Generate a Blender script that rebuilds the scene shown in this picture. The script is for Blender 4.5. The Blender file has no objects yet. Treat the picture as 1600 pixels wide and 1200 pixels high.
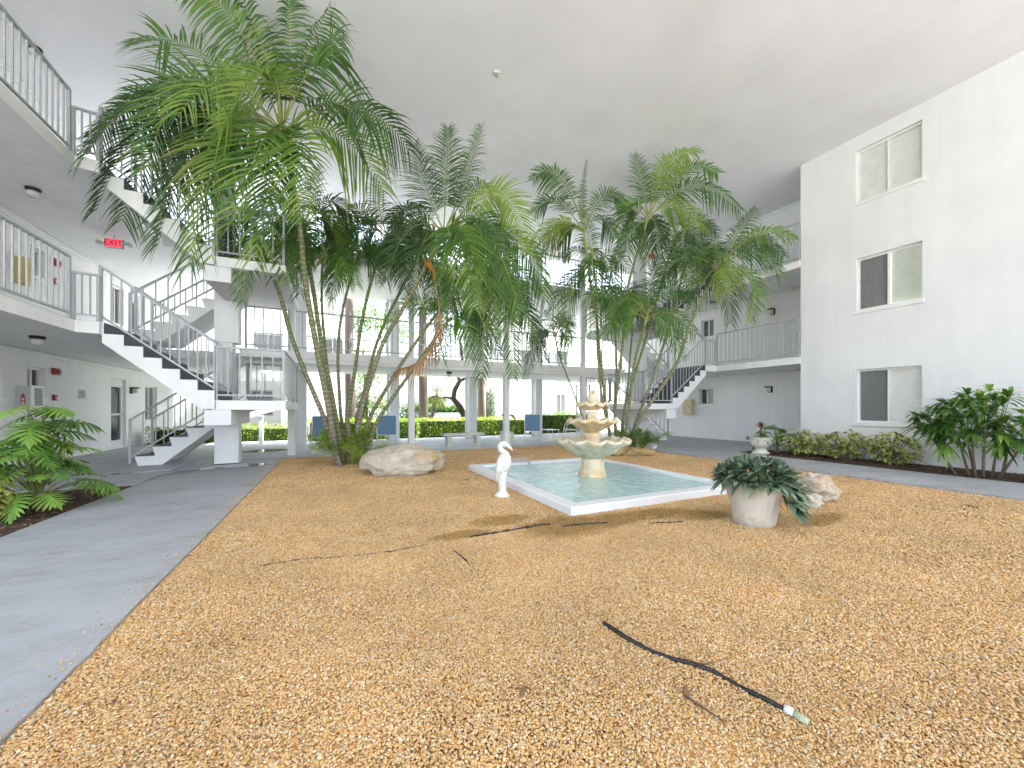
import bpy, bmesh, math, random
from mathutils import Vector, Matrix, noise
random.seed(11)
R = math.radians
SC = bpy.context.scene
COL = SC.collection

# ------------------------------------------------------------------ camera
F, CX, YH, EYE = 595.0, 800.0, 638.0, 1.25          # focal length in px of a 1600 px wide frame
HEAD = math.atan(280.0 / F)
CA, SA = math.cos(HEAD), math.sin(HEAD)
cam_d = bpy.data.cameras.new('camera')
cam = bpy.data.objects.new('camera', cam_d)
COL.objects.link(cam)
cam.location = (0, 0, EYE)
cam.rotation_euler = (R(90), 0, -HEAD)
cam_d.sensor_width = 36
cam_d.lens = F / 1600 * 36
cam_d.shift_y = (YH - 600) / 1600
cam_d.clip_start = 0.05
cam_d.clip_end = 4000
SC.camera = cam

# ------------------------------------------------------------------ sky and sun
SUN_EL, SUN_AZ = R(56), R(98)      # azimuth clockwise from +y: behind the camera
world = bpy.data.worlds.new('World')
SC.world = world
world.use_nodes = True
wn = world.node_tree
bgn = wn.nodes['Background']
sky = wn.nodes.new('ShaderNodeTexSky')
sky.sky_type = 'NISHITA'
sky.sun_disc = False
sky.sun_elevation = SUN_EL
sky.sun_rotation = SUN_AZ
sky.air_density = 1.0
sky.dust_density = 3.0
sky.ozone_density = 1.0
hsv = wn.nodes.new('ShaderNodeHueSaturation')
hsv.inputs['Saturation'].default_value = 0.6
wn.links.new(sky.outputs[0], hsv.inputs['Color'])
wn.links.new(hsv.outputs[0], bgn.inputs['Color'])
bgn.inputs['Strength'].default_value = 0.15

sun_d = bpy.data.lights.new('sun', 'SUN')
sun_d.energy = 5.0
sun_d.angle = R(0.6)
sun_d.color = (1.0, 0.99, 0.975)
sun = bpy.data.objects.new('sun', sun_d)
COL.objects.link(sun)
sdir = Vector((math.sin(SUN_AZ) * math.cos(SUN_EL), math.cos(SUN_AZ) * math.cos(SUN_EL), math.sin(SUN_EL)))
sun.rotation_euler = sdir.to_track_quat('Z', 'Y').to_euler()
sun.location = (-5, -20, 20)

SC.view_settings.view_transform = 'Standard'
SC.view_settings.look = 'None'
SC.view_settings.gamma = 1
SC.view_settings.use_curve_mapping = False
SC.view_settings.exposure = 2.85
SC.cycles.max_bounces = 10
SC.cycles.diffuse_bounces = 6
SC.cycles.transparent_max_bounces = 16
SC.cycles.use_denoising = True
SC.cycles.caustics_reflective = False
SC.cycles.caustics_refractive = False

# ------------------------------------------------------------------ helpers
def at(px, py, t):
    """point of the place seen at photo pixel px,py at depth t (metres along the view axis)"""
    X = (px - CX) / F; Y = -(py - YH) / F
    return Vector(((SA + CA * X) * t, (CA - SA * X) * t, EYE + Y * t))

class MB:
    def __init__(s):
        s.v = []; s.f = []; s.m = []; s.att = None
    def add(s, vs, fs, mi=0):
        o = len(s.v)
        s.v += [tuple(p) for p in vs]
        s.f += [tuple(i + o for i in f) for f in fs]
        s.m += [mi] * len(fs)
        return s
    def box(s, x0, x1, y0, y1, z0, z1, mi=0):
        if x0 > x1: x0, x1 = x1, x0
        if y0 > y1: y0, y1 = y1, y0
        return s.add([(x0,y0,z0),(x1,y0,z0),(x1,y1,z0),(x0,y1,z0),(x0,y0,z1),(x1,y0,z1),(x1,y1,z1),(x0,y1,z1)],
              [(0,3,2,1),(4,5,6,7),(0,1,5,4),(1,2,6,5),(2,3,7,6),(3,0,4,7)], mi)
    def bar(s, p, q, w, h, up=Vector((0,0,1)), mi=0):
        p = Vector(p); q = Vector(q); d = (q - p).normalized()
        a = d.cross(up)
        if a.length < 1e-4: a = d.cross(Vector((1,0,0)))
        a.normalize(); b = a.cross(d)
        a *= w / 2; b *= h / 2
        vs = [p-a-b, p+a-b, p+a+b, p-a+b, q-a-b, q+a-b, q+a+b, q-a+b]
        return s.add(vs, [(0,1,2,3),(7,6,5,4),(0,4,5,1),(1,5,6,2),(2,6,7,3),(3,7,4,0)], mi)
    def tube(s, pts, rad, n=8, cap=True, mi=0, sq=(1,1)):
        pts = [Vector(p) for p in pts]
        if not isinstance(rad, (list, tuple)): rad = [rad] * len(pts)
        o = len(s.v); pa = None
        for i, p in enumerate(pts):
            d = (pts[min(i+1, len(pts)-1)] - pts[max(i-1, 0)])
            d = d.normalized() if d.length > 1e-9 else Vector((0,0,1))
            if pa is None:
                a = d.cross(Vector((0,1,0)) if abs(d.y) < .9 else Vector((1,0,0)))
            else:
                a = pa - d * pa.dot(d)
            a.normalize(); pa = a; b = d.cross(a)
            for k in range(n):
                th = 2 * math.pi * k / n
                s.v.append(tuple(p + (a * math.cos(th) * sq[0] + b * math.sin(th) * sq[1]) * rad[i]))
        for i in range(len(pts) - 1):
            for k in range(n):
                k2 = (k + 1) % n
                s.f.append((o+i*n+k, o+i*n+k2, o+(i+1)*n+k2, o+(i+1)*n+k)); s.m.append(mi)
        if cap:
            s.f.append(tuple(o + k for k in range(n))[::-1]); s.m.append(mi)
            e = o + (len(pts)-1)*n
            s.f.append(tuple(e + k for k in range(n))); s.m.append(mi)
        return s
    def lathe(s, prof, c, n=32, fn=None, mi=0, cap=True):
        o = len(s.v)
        for (r, z) in prof:
            for k in range(n):
                th = 2*math.pi*k/n
                rr, zz = (r, z) if fn is None else fn(r, z, th)
                s.v.append((c[0]+rr*math.cos(th), c[1]+rr*math.sin(th), c[2]+zz))
        for i in range(len(prof)-1):
            for k in range(n):
                k2 = (k+1) % n
                s.f.append((o+i*n+k, o+i*n+k2, o+(i+1)*n+k2, o+(i+1)*n+k)); s.m.append(mi)
        if cap:
            s.f.append(tuple(o+k for k in range(n))[::-1]); s.m.append(mi)
            e = o+(len(prof)-1)*n
            s.f.append(tuple(e+k for k in range(n))); s.m.append(mi)
        return s
    def prism(s, poly, axis, a, b, mi=0):
        """extrude a polygon (list of 2D) between a and b along axis ('y': poly is x,z)"""
        n = len(poly)
        if axis == 'y':
            vs = [(x, a, z) for x, z in poly] + [(x, b, z) for x, z in poly]
        else:
            vs = [(x, y, a) for x, y in poly] + [(x, y, b) for x, y in poly]
        fs = [tuple(range(n))[::-1], tuple(range(n, 2*n))]
        fs += [(i, (i+1) % n, n+(i+1) % n, n+i) for i in range(n)]
        return s.add(vs, fs, mi)
    def quad(s, a, b, c, d, mi=0):
        return s.add([a, b, c, d], [(0,1,2,3)], mi)
    def mesh(s, name, mats, smooth=False, fix=True):
        me = bpy.data.meshes.new(name)
        me.from_pydata(s.v, [], s.f)
        if not isinstance(mats, (list, tuple)): mats = [mats]
        for m in mats: me.materials.append(m)
        if len(mats) > 1: me.polygons.foreach_set('material_index', s.m)
        if s.att is not None:
            at_ = me.attributes.new('tint', 'FLOAT', 'POINT')
            at_.data.foreach_set('value', s.att)
        if smooth: me.polygons.foreach_set('use_smooth', [True]*len(me.polygons))
        if fix:
            bm = bmesh.new(); bm.from_mesh(me)
            bmesh.ops.recalc_face_normals(bm, faces=bm.faces)
            bm.to_mesh(me); bm.free()
        me.update()
        return me
    def t(s, val):
        """give every vertex added since the last call the tint value"""
        if s.att is None: s.att = []
        s.att += [val] * (len(s.v) - len(s.att))
        return s

def root_of(o):
    while o.parent: o = o.parent
    return o
def link(name, me, parent=None):
    o = bpy.data.objects.new(name, me)
    COL.objects.link(o)
    if parent is not None:
        o.parent = parent
        if parent.type == 'EMPTY':
            o.matrix_parent_inverse = Matrix.Translation(-parent.location)
    return o
def obj(name, mb, mat, parent=None, smooth=False, bevel=0, fix=True, autosmooth=None):
    o = link(name, mb.mesh(name, mat, smooth, fix), parent)
    if bevel:
        m = o.modifiers.new('bevel', 'BEVEL'); m.width = bevel; m.segments = 2; m.limit_method = 'ANGLE'; m.angle_limit = R(40)
    return o
def tag(o, label=None, cat=None, group=None, kind=None):
    if label: o['label'] = label
    if cat: o['category'] = cat
    if group: o['group'] = group
    if kind: o['kind'] = kind
    return o
def thing(name, label, cat, loc=(0,0,0), group=None):
    o = bpy.data.objects.new(name, None)
    COL.objects.link(o); o.location = loc; o.empty_display_size = .2
    return tag(o, label, cat, group)
def inst(name, me, loc, parent, rot=None):
    o = bpy.data.objects.new(name, me); COL.objects.link(o)
    o.location = loc
    if rot: o.rotation_euler = rot
    o.parent = parent
    if parent.type == 'EMPTY': o.matrix_parent_inverse = Matrix.Translation(-parent.location)
    return o

# ------------------------------------------------------------------ materials
def new_mat(name):
    m = bpy.data.materials.new(name); m.use_nodes = True
    nt = m.node_tree
    return m, nt, nt.nodes['Principled BSDF'], nt.nodes['Material Output']
def N(nt, kind, **kw):
    n = nt.nodes.new(kind)
    for k, v in kw.items():
        if k in n.inputs: n.inputs[k].default_value = v
        else: setattr(n, k, v)
    return n
def rgb(c): return (c[0], c[1], c[2], 1)
def ramp(nt, fac, stops, interp='LINEAR'):
    r = nt.nodes.new('ShaderNodeValToRGB'); e = r.color_ramp.elements
    r.color_ramp.interpolation = interp
    while len(e) < len(stops): e.new(0.5)
    for el, (p, c) in zip(e, stops): el.position = p; el.color = rgb(c)
    nt.links.new(fac, r.inputs[0]); return r
def mat(name, base, rough=.6, var=.12, scale=3, bump=0, bscale=60, metal=0, streak=0, spots=None, spec=.5, bdist=.01):
    """painted / plain material: base colour with soft procedural variation and fine relief"""
    m, nt, b, out = new_mat(name)
    tc = N(nt, 'ShaderNodeTexCoord')
    geo = N(nt, 'ShaderNodeNewGeometry')
    nz = N(nt, 'ShaderNodeTexNoise', Scale=scale, Detail=6.0, Roughness=.6)
    nt.links.new(geo.outputs['Position'], nz.inputs['Vector'])
    lo = [c*(1-var) for c in base]; hi = [min(1, c*(1+var*.6)) for c in base]
    r = ramp(nt, nz.outputs[0], [(.3, lo), (.7, hi)])
    col = r.outputs[0]
    if spots:
        sc, thr, sp = spots
        n2 = N(nt, 'ShaderNodeTexNoise', Scale=sc, Detail=8.0, Roughness=.7)
        nt.links.new(geo.outputs['Position'], n2.inputs['Vector'])
        r2 = ramp(nt, n2.outputs[0], [(thr, (0,0,0)), (thr+.12, (1,1,1))])
        mx = N(nt, 'ShaderNodeMix', data_type='RGBA')
        nt.links.new(r2.outputs[0], mx.inputs[0]); nt.links.new(col, mx.inputs[6]); mx.inputs[7].default_value = rgb(sp)
        col = mx.outputs[2]
    if streak:      # faint run-down weathering of the paint
        mpS = N(nt, 'ShaderNodeMapping'); mpS.inputs['Scale'].default_value = (3.2, 3.2, .22); nt.links.new(geo.outputs['Position'], mpS.inputs['Vector'])
        nS = N(nt, 'ShaderNodeTexNoise', Scale=1.6, Detail=7.0, Roughness=.65); nt.links.new(mpS.outputs[0], nS.inputs['Vector'])
        rS = ramp(nt, nS.outputs[0], [(.42,(1,1,1)),(.66,(1-streak,1-streak*.95,1-streak*.9))])
        mS = N(nt, 'ShaderNodeMix', data_type='RGBA', blend_type='MULTIPLY'); mS.inputs[0].default_value = 1
        nt.links.new(col, mS.inputs[6]); nt.links.new(rS.outputs[0], mS.inputs[7]); col = mS.outputs[2]
    nt.links.new(col, b.inputs['Base Color'])
    b.inputs['Roughness'].default_value = rough
    b.inputs['Metallic'].default_value = metal
    b.inputs['Specular IOR Level'].default_value = spec
    if bump:
        n3 = N(nt, 'ShaderNodeTexNoise', Scale=bscale, Detail=5.0, Roughness=.65)
        nt.links.new(geo.outputs['Position'], n3.inputs['Vector'])
        bp = N(nt, 'ShaderNodeBump', Strength=bump, Distance=bdist)
        nt.links.new(n3.outputs[0], bp.inputs['Height']); nt.links.new(bp.outputs[0], b.inputs['Normal'])
    return m

M = {}
M['wall'] = mat('white_stucco', (.78,.78,.795), .75, .06, .7, .45, 55, bdist=.008, streak=.04)
M['ceiling'] = mat('ceiling_stucco', (.80,.795,.80), .85, .07, .6, .5, 70, bdist=.006)
M['slab'] = mat('slab_white_paint', (.82,.825,.83), .65, .06, 1.2, .3, 40, bdist=.005, streak=.07)
M['column'] = mat('column_paint', (.78,.79,.80), .6, .06, 1.5, .2, 30, bdist=.004, streak=.06)
M['metal'] = mat('railing_paint', (.42,.435,.45), .45, .12, 8, .05, 90)
M['metal_dark'] = mat('dark_paint', (.22,.24,.26), .45, .1, 8)
M['step'] = mat('step_slate_paint', (.075,.09,.115), .6, .3, 9, .1, 60)
M['black'] = mat('black_paint', (.015,.015,.016), .5, .2, 10)
M['alu'] = mat('white_aluminium', (.80,.80,.79), .4, .04, 6)
M['door'] = mat('door_paint', (.70,.73,.73), .45, .05, 3)
M['curtain'] = mat('pale_curtain', (.80,.79,.76), .9, .08, 4)
M['curtain_warm'] = mat('tan_curtain', (.45,.33,.24), .9, .1, 4)
M['screen'] = mat('insect_screen', (.21,.21,.215), .85, .15, 30)
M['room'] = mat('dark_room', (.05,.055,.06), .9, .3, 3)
M['blind'] = mat('blind_slat', (.74,.77,.71), .6, .06, 8)
M['red'] = mat('red_plastic', (.30,.02,.025), .35, .1, 8)
M['beige'] = mat('beige_box_paint', (.62,.55,.36), .5, .1, 8)
M['yellow_box'] = mat('mustard_box_paint', (.48,.37,.12), .5, .1, 8)
M['grey_box'] = mat('grey_box_paint', (.44,.46,.45), .5, .1, 8)
M['notice'] = mat('notice_plate', (.42,.44,.45), .5, .1, 8)
M['steel'] = mat('brushed_steel', (.55,.55,.55), .3, .1, 20, metal=1)
M['rim'] = mat('pool_rim_paint', (.74,.745,.75), .55, .05, 2.2, .25, 30, spots=(3.1,.66,(.55,.56,.56)), bdist=.008)
M['pool_floor'] = mat('pool_plaster', (.60,.82,.80), .6, .10, 1.6)
M['egret'] = mat('egret_white', (.70,.69,.66), .6, .05, 9, .3, 45, spots=(9,.63,(.55,.52,.44)))
M['pot'] = mat('cast_cement', (.60,.55,.47), .85, .15, 5, .6, 28, spots=(4.0,.56,(.52,.36,.2)))
M['urn'] = mat('urn_cement', (.72,.69,.61), .8, .1, 8, .4, 50)
M['soil'] = mat('potting_soil', (.05,.035,.025), .95, .3, 30, .8, 60)
M['bench'] = mat('bench_concrete', (.58,.57,.54), .85, .12, 5, .5, 60)
M['chair_blue'] = mat('blue_sling', (.15,.265,.41), .7, .08, 30)
M['hose'] = mat('hose_black', (.018,.018,.02), .45, .2, 20)
M['fit_white'] = mat('fitting_white', (.75,.76,.72), .4, .05, 20)
M['fit_green'] = mat('fitting_green', (.40,.46,.30), .4, .1, 20)
M['edging'] = mat('edging_black', (.03,.03,.032), .6, .3, 20)
M['twig'] = mat('twig_brown', (.12,.075,.045), .9, .3, 20)
M['dry_leaf'] = mat('dry_leaf', (.26,.14,.07), .8, .3, 15)
M['grass'] = mat('lawn', (.20,.225,.10), .95, .35, .6, .6, 40)
M['concrete'] = mat('bounce_concrete', (.45,.44,.445), .85, .1, 1.2)
M['bark'] = mat('oak_bark', (.055,.045,.036), .95, .3, 6, .8, 25)
M['royal'] = mat('royal_palm_bark', (.15,.12,.10), .9, .2, 3, .5, 14)
M['outer'] = mat('outer_wall', (.80,.80,.80), .7, .05, .8, .2, 30)
M['stem'] = mat('plant_stem', (.16,.20,.06), .6, .2, 12)
M['cane'] = mat('cane_brown', (.20,.15,.10), .85, .3, 14, .5, 30)
M['roof_red'] = mat('far_roof', (.35,.18,.12), .8, .1, 1)
M['lamp_glass'] = mat('frosted_glass', (.62,.62,.58), .25, .04, 8)

def leaf_mat(name, stops, rough=.42, trans=.3, tcol=(.25,.4,.05)):
    m, nt, b, out = new_mat(name)
    a = N(nt, 'ShaderNodeAttribute', attribute_name='tint')
    r = ramp(nt, a.outputs['Fac'], stops)
    geo = N(nt, 'ShaderNodeNewGeometry')
    nz = N(nt, 'ShaderNodeTexNoise', Scale=7.0, Detail=3.0)
    nt.links.new(geo.outputs['Position'], nz.inputs['Vector'])
    hv = N(nt, 'ShaderNodeHueSaturation')
    mr = N(nt, 'ShaderNodeMapRange'); mr.inputs[3].default_value = .7; mr.inputs[4].default_value = 1.3
    nt.links.new(nz.outputs[0], mr.inputs[0]); nt.links.new(mr.outputs[0], hv.inputs['Value'])
    nt.links.new(r.outputs[0], hv.inputs['Color']); nt.links.new(hv.outputs[0], b.inputs['Base Color'])
    b.inputs['Roughness'].default_value = rough
    tr = N(nt, 'ShaderNodeBsdfTranslucent')
    g = N(nt, 'ShaderNodeHueSaturation', Saturation=1.1, Value=1.5)
    nt.links.new(hv.outputs[0], g.inputs['Color']); nt.links.new(g.outputs[0], tr.inputs['Color'])
    mx = N(nt, 'ShaderNodeMixShader'); mx.inputs[0].default_value = trans
    nt.links.new(b.outputs[0], mx.inputs[1]); nt.links.new(tr.outputs[0], mx.inputs[2])
    nt.links.new(mx.outputs[0], out.inputs['Surface'])
    return m
M['frond'] = leaf_mat('palm_leaflet', [(0,(.022,.05,.018)),(.35,(.045,.105,.025)),(.6,(.09,.20,.03)),(.78,(.22,.30,.05)),(.9,(.40,.28,.10)),(1,(.55,.50,.40))], .4, .3)
M['rachis'] = leaf_mat('palm_rachis', [(0,(.10,.13,.03)),(.5,(.22,.26,.05)),(1,(.34,.22,.06))], .45, .0)
M['dead'] = leaf_mat('dead_frond', [(0,(.20,.085,.03)),(.5,(.28,.16,.06)),(1,(.34,.26,.14))], .7, .15)
M['broad'] = leaf_mat('glossy_leaf', [(0,(.035,.085,.022)),(.4,(.085,.19,.035)),(.7,(.18,.34,.055)),(1,(.32,.47,.10))], .35, .25)
M['varieg'] = leaf_mat('variegated_leaf', [(0,(.03,.09,.02)),(.35,(.08,.16,.03)),(.6,(.32,.38,.08)),(1,(.62,.58,.22))], .45, .25)
M['oyster'] = leaf_mat('oyster_leaf', [(0,(.10,.025,.07)),(.2,(.05,.06,.05)),(.45,(.08,.14,.085)),(1,(.25,.32,.21))], .4, .12)
M['brom'] = leaf_mat('bromeliad_leaf', [(0,(.09,.015,.02)),(.5,(.16,.05,.03)),(1,(.36,.28,.10))], .45, .15)
M['hedge'] = leaf_mat('hedge_leaf', [(0,(.025,.06,.012)),(.4,(.08,.16,.02)),(.7,(.20,.29,.03)),(1,(.38,.42,.07))], .5, .3)
M['tree'] = leaf_mat('tree_leaf', [(0,(.02,.05,.012)),(.5,(.07,.14,.02)),(1,(.18,.28,.05))], .5, .3)

# trunk: rings
def trunk_mat(name, lowc, highc, ringc):
    m, nt, b, out = new_mat(name)
    a = N(nt, 'ShaderNodeAttribute', attribute_name='tint')        # metres along the stem
    geo = N(nt, 'ShaderNodeNewGeometry')
    nz = N(nt, 'ShaderNodeTexNoise', Scale=9.0, Detail=4.0)
    nt.links.new(geo.outputs['Position'], nz.inputs['Vector'])
    ad = N(nt, 'ShaderNodeMath', operation='MULTIPLY_ADD'); ad.inputs[1].default_value = .11
    nt.links.new(nz.outputs[0], ad.inputs[0]); nt.links.new(a.outputs['Fac'], ad.inputs[2])
    dv = N(nt, 'ShaderNodeMath', operation='DIVIDE'); dv.inputs[1].default_value = .095
    nt.links.new(ad.outputs[0], dv.inputs[0])
    fr = N(nt, 'ShaderNodeMath', operation='FRACT'); nt.links.new(dv.outputs[0], fr.inputs[0])
    rr = ramp(nt, fr.outputs[0], [(.0,(1,1,1)),(.16,(1,1,1)),(.24,(0,0,0)),(.9,(0,0,0)),(1,(1,1,1))])
    hh = N(nt, 'ShaderNodeMapRange'); hh.inputs[1].default_value = .4; hh.inputs[2].default_value = 3.2
    nt.links.new(ad.outputs[0], hh.inputs[0])
    hc = ramp(nt, hh.outputs[0], [(0,lowc),(1,highc)])
    mx = N(nt, 'ShaderNodeMix', data_type='RGBA'); nt.links.new(rr.outputs[0], mx.inputs[0])
    nt.links.new(hc.outputs[0], mx.inputs[6]); mx.inputs[7].default_value = rgb(ringc)
    hv = N(nt, 'ShaderNodeHueSaturation'); mr = N(nt, 'ShaderNodeMapRange'); mr.inputs[3].default_value = .6; mr.inputs[4].default_value = 1.35
    nt.links.new(nz.outputs[0], mr.inputs[0]); nt.links.new(mr.outputs[0], hv.inputs['Value']); nt.links.new(mx.outputs[2], hv.inputs['Color'])
    nt.links.new(hv.outputs[0], b.inputs['Base Color']); b.inputs['Roughness'].default_value = .7
    bp = N(nt, 'ShaderNodeBump', Strength=.6, Distance=.012); nt.links.new(rr.outputs[0], bp.inputs['Height']); nt.links.new(bp.outputs[0], b.inputs['Normal'])
    return m
M['trunk'] = trunk_mat('ringed_palm_stem', (.20,.17,.135), (.17,.18,.075), (.33,.30,.20))
M['trunk_g'] = trunk_mat('ringed_green_stem', (.16,.15,.10), (.13,.16,.045), (.30,.29,.14))
M['shaft'] = mat('crownshaft', (.22,.27,.06), .5, .25, 6)
M['sheath'] = mat('orange_sheath', (.55,.16,.02), .6, .25, 9)

# glass
def glass(name, tint, refl=.9):
    m, nt, b, out = new_mat(name)
    nt.nodes.remove(b)
    tr = N(nt, 'ShaderNodeBsdfTransparent', Color=rgb(tint))
    gl = N(nt, 'ShaderNodeBsdfGlossy', Roughness=.02); gl.inputs['Color'].default_value = (refl,refl,refl,1)
    fr = N(nt, 'ShaderNodeFresnel'); gq = N(nt, 'ShaderNodeNewGeometry'); io = N(nt, 'ShaderNodeMapRange'); io.inputs[3].default_value = 1.5; io.inputs[4].default_value = 1/1.5
    nt.links.new(gq.outputs['Backfacing'], io.inputs[0]); nt.links.new(io.outputs[0], fr.inputs['IOR'])
    mx = N(nt, 'ShaderNodeMixShader'); nt.links.new(fr.outputs[0], mx.inputs[0])
    nt.links.new(tr.outputs[0], mx.inputs[1]); nt.links.new(gl.outputs[0], mx.inputs[2]); nt.links.new(mx.outputs[0], out.inputs['Surface'])
    return m
M['glass'] = glass('window_glass', (.965,.97,.97))
def water_mat(name, tint, scale, strength, dist, milk=None):
    m, nt, b, out = new_mat(name)
    nt.nodes.remove(b)
    geo = N(nt, 'ShaderNodeNewGeometry')
    mp = N(nt, 'ShaderNodeMapping'); mp.inputs['Scale'].default_value = (1, 1, 1)
    nt.links.new(geo.outputs['Position'], mp.inputs['Vector'])
    n1 = N(nt, 'ShaderNodeTexNoise', Scale=scale, Detail=3.0, Roughness=.5, Distortion=.6)
    nt.links.new(mp.outputs[0], n1.inputs['Vector'])
    bp = N(nt, 'ShaderNodeBump', Strength=strength, Distance=dist); nt.links.new(n1.outputs[0], bp.inputs['Height'])
    tr = N(nt, 'ShaderNodeBsdfTransparent', Color=rgb(tint))
    if milk:
        df_ = N(nt, 'ShaderNodeBsdfDiffuse', Color=rgb(milk[0])); m0 = N(nt, 'ShaderNodeMixShader'); m0.inputs[0].default_value = milk[1]
        nt.links.new(tr.outputs[0], m0.inputs[1]); nt.links.new(df_.outputs[0], m0.inputs[2]); tr = m0
    gl = N(nt, 'ShaderNodeBsdfGlossy', Roughness=.03)
    fr = N(nt, 'ShaderNodeFresnel'); gq = N(nt, 'ShaderNodeNewGeometry'); io = N(nt, 'ShaderNodeMapRange'); io.inputs[3].default_value = 1.33; io.inputs[4].default_value = 1/1.33
    nt.links.new(gq.outputs['Backfacing'], io.inputs[0]); nt.links.new(io.outputs[0], fr.inputs['IOR'])
    nt.links.new(bp.outputs[0], gl.inputs['Normal']); nt.links.new(bp.outputs[0], fr.inputs['Normal'])
    mx = N(nt, 'ShaderNodeMixShader'); nt.links.new(fr.outputs[0], mx.inputs[0])
    nt.links.new(tr.outputs[0], mx.inputs[1]); nt.links.new(gl.outputs[0], mx.inputs[2]); nt.links.new(mx.outputs[0], out.inputs['Surface'])
    return m
M['water'] = water_mat('pool_water', (.88,.97,.97), 5.5, 1.0, .05, ((.64,.89,.89), .55))
M['puddle'] = water_mat('puddle_water', (.62,.64,.66), 1.2, .04, .01)
M['drip'] = water_mat('falling_water', (.96,.98,.98), 30, .2, .01)
def bay_mat():
    m, nt, b, out = new_mat('bay_water')
    b.inputs['Base Color'].default_value = (.16,.21,.24,1); b.inputs['Roughness'].default_value = .12
    geo = N(nt, 'ShaderNodeNewGeometry'); nz = N(nt, 'ShaderNodeTexNoise', Scale=.8, Detail=3.0)
    nt.links.new(geo.outputs['Position'], nz.inputs['Vector'])
    bp = N(nt, 'ShaderNodeBump', Strength=.5, Distance=.1); nt.links.new(nz.outputs[0], bp.inputs['Height']); nt.links.new(bp.outputs[0], b.inputs['Normal'])
    return m
M['bay'] = bay_mat()

# painted concrete paths with scuffs and damp stains
def path_mat(name, base, dirt=.5):
    m, nt, b, out = new_mat(name)
    geo = N(nt, 'ShaderNodeNewGeometry')
    n1 = N(nt, 'ShaderNodeTexNoise', Scale=.8, Detail=7.0, Roughness=.6); nt.links.new(geo.outputs['Position'], n1.inputs['Vector'])
    r1 = ramp(nt, n1.outputs[0], [(.3,[c*.84 for c in base]),(.7,[c*1.08 for c in base])])
    mp = N(nt, 'ShaderNodeMapping'); mp.inputs['Scale'].default_value = (1.0, 1.7, 1); mp.inputs['Rotation'].default_value = (0,0,R(35))
    nt.links.new(geo.outputs['Position'], mp.inputs['Vector'])
    n2 = N(nt, 'ShaderNodeTexNoise', Scale=1.5, Detail=12.0, Roughness=.78, Distortion=.15); nt.links.new(mp.outputs[0], n2.inputs['Vector'])
    r2 = ramp(nt, n2.outputs[0], [(.46,(0,0,0)),(.55,(.22,.22,.22)),(.61,(.5,.5,.5)),(.68,(1,1,1))])
    ml = N(nt, 'ShaderNodeMath', operation='MULTIPLY'); ml.inputs[1].default_value = dirt; nt.links.new(r2.outputs[0], ml.inputs[0])
    mx = N(nt, 'ShaderNodeMix', data_type='RGBA'); nt.links.new(ml.outputs[0], mx.inputs[0]); nt.links.new(r1.outputs[0], mx.inputs[6]); mx.inputs[7].default_value = (.17,.155,.14,1)
    n3 = N(nt, 'ShaderNodeTexNoise', Scale=34.0, Detail=6.0, Roughness=.8); nt.links.new(geo.outputs['Position'], n3.inputs['Vector'])
    r3 = ramp(nt, n3.outputs[0], [(.66,(0,0,0)),(.74,(1,1,1))])
    m3 = N(nt, 'ShaderNodeMath', operation='MULTIPLY'); m3.inputs[1].default_value = .6; nt.links.new(r3.outputs[0], m3.inputs[0])
    mx2 = N(nt, 'ShaderNodeMix', data_type='RGBA'); nt.links.new(m3.outputs[0], mx2.inputs[0]); nt.links.new(mx.outputs[2], mx2.inputs[6]); mx2.inputs[7].default_value = (.2,.19,.18,1)
    nt.links.new(mx2.outputs[2], b.inputs['Base Color'])
    rr = N(nt, 'ShaderNodeMapRange'); rr.inputs[3].default_value = .42; rr.inputs[4].default_value = .8; nt.links.new(n1.outputs[0], rr.inputs[0]); nt.links.new(rr.outputs[0], b.inputs['Roughness'])
    bp = N(nt, 'ShaderNodeBump', Strength=.35, Distance=.004); nt.links.new(n3.outputs[0], bp.inputs['Height']); nt.links.new(bp.outputs[0], b.inputs['Normal'])
    return m
M['path'] = path_mat('blue_grey_floor_paint', (.39,.405,.425), .85)
M['terrace'] = path_mat('terrace_floor_paint', (.43,.46,.49), .35)

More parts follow.
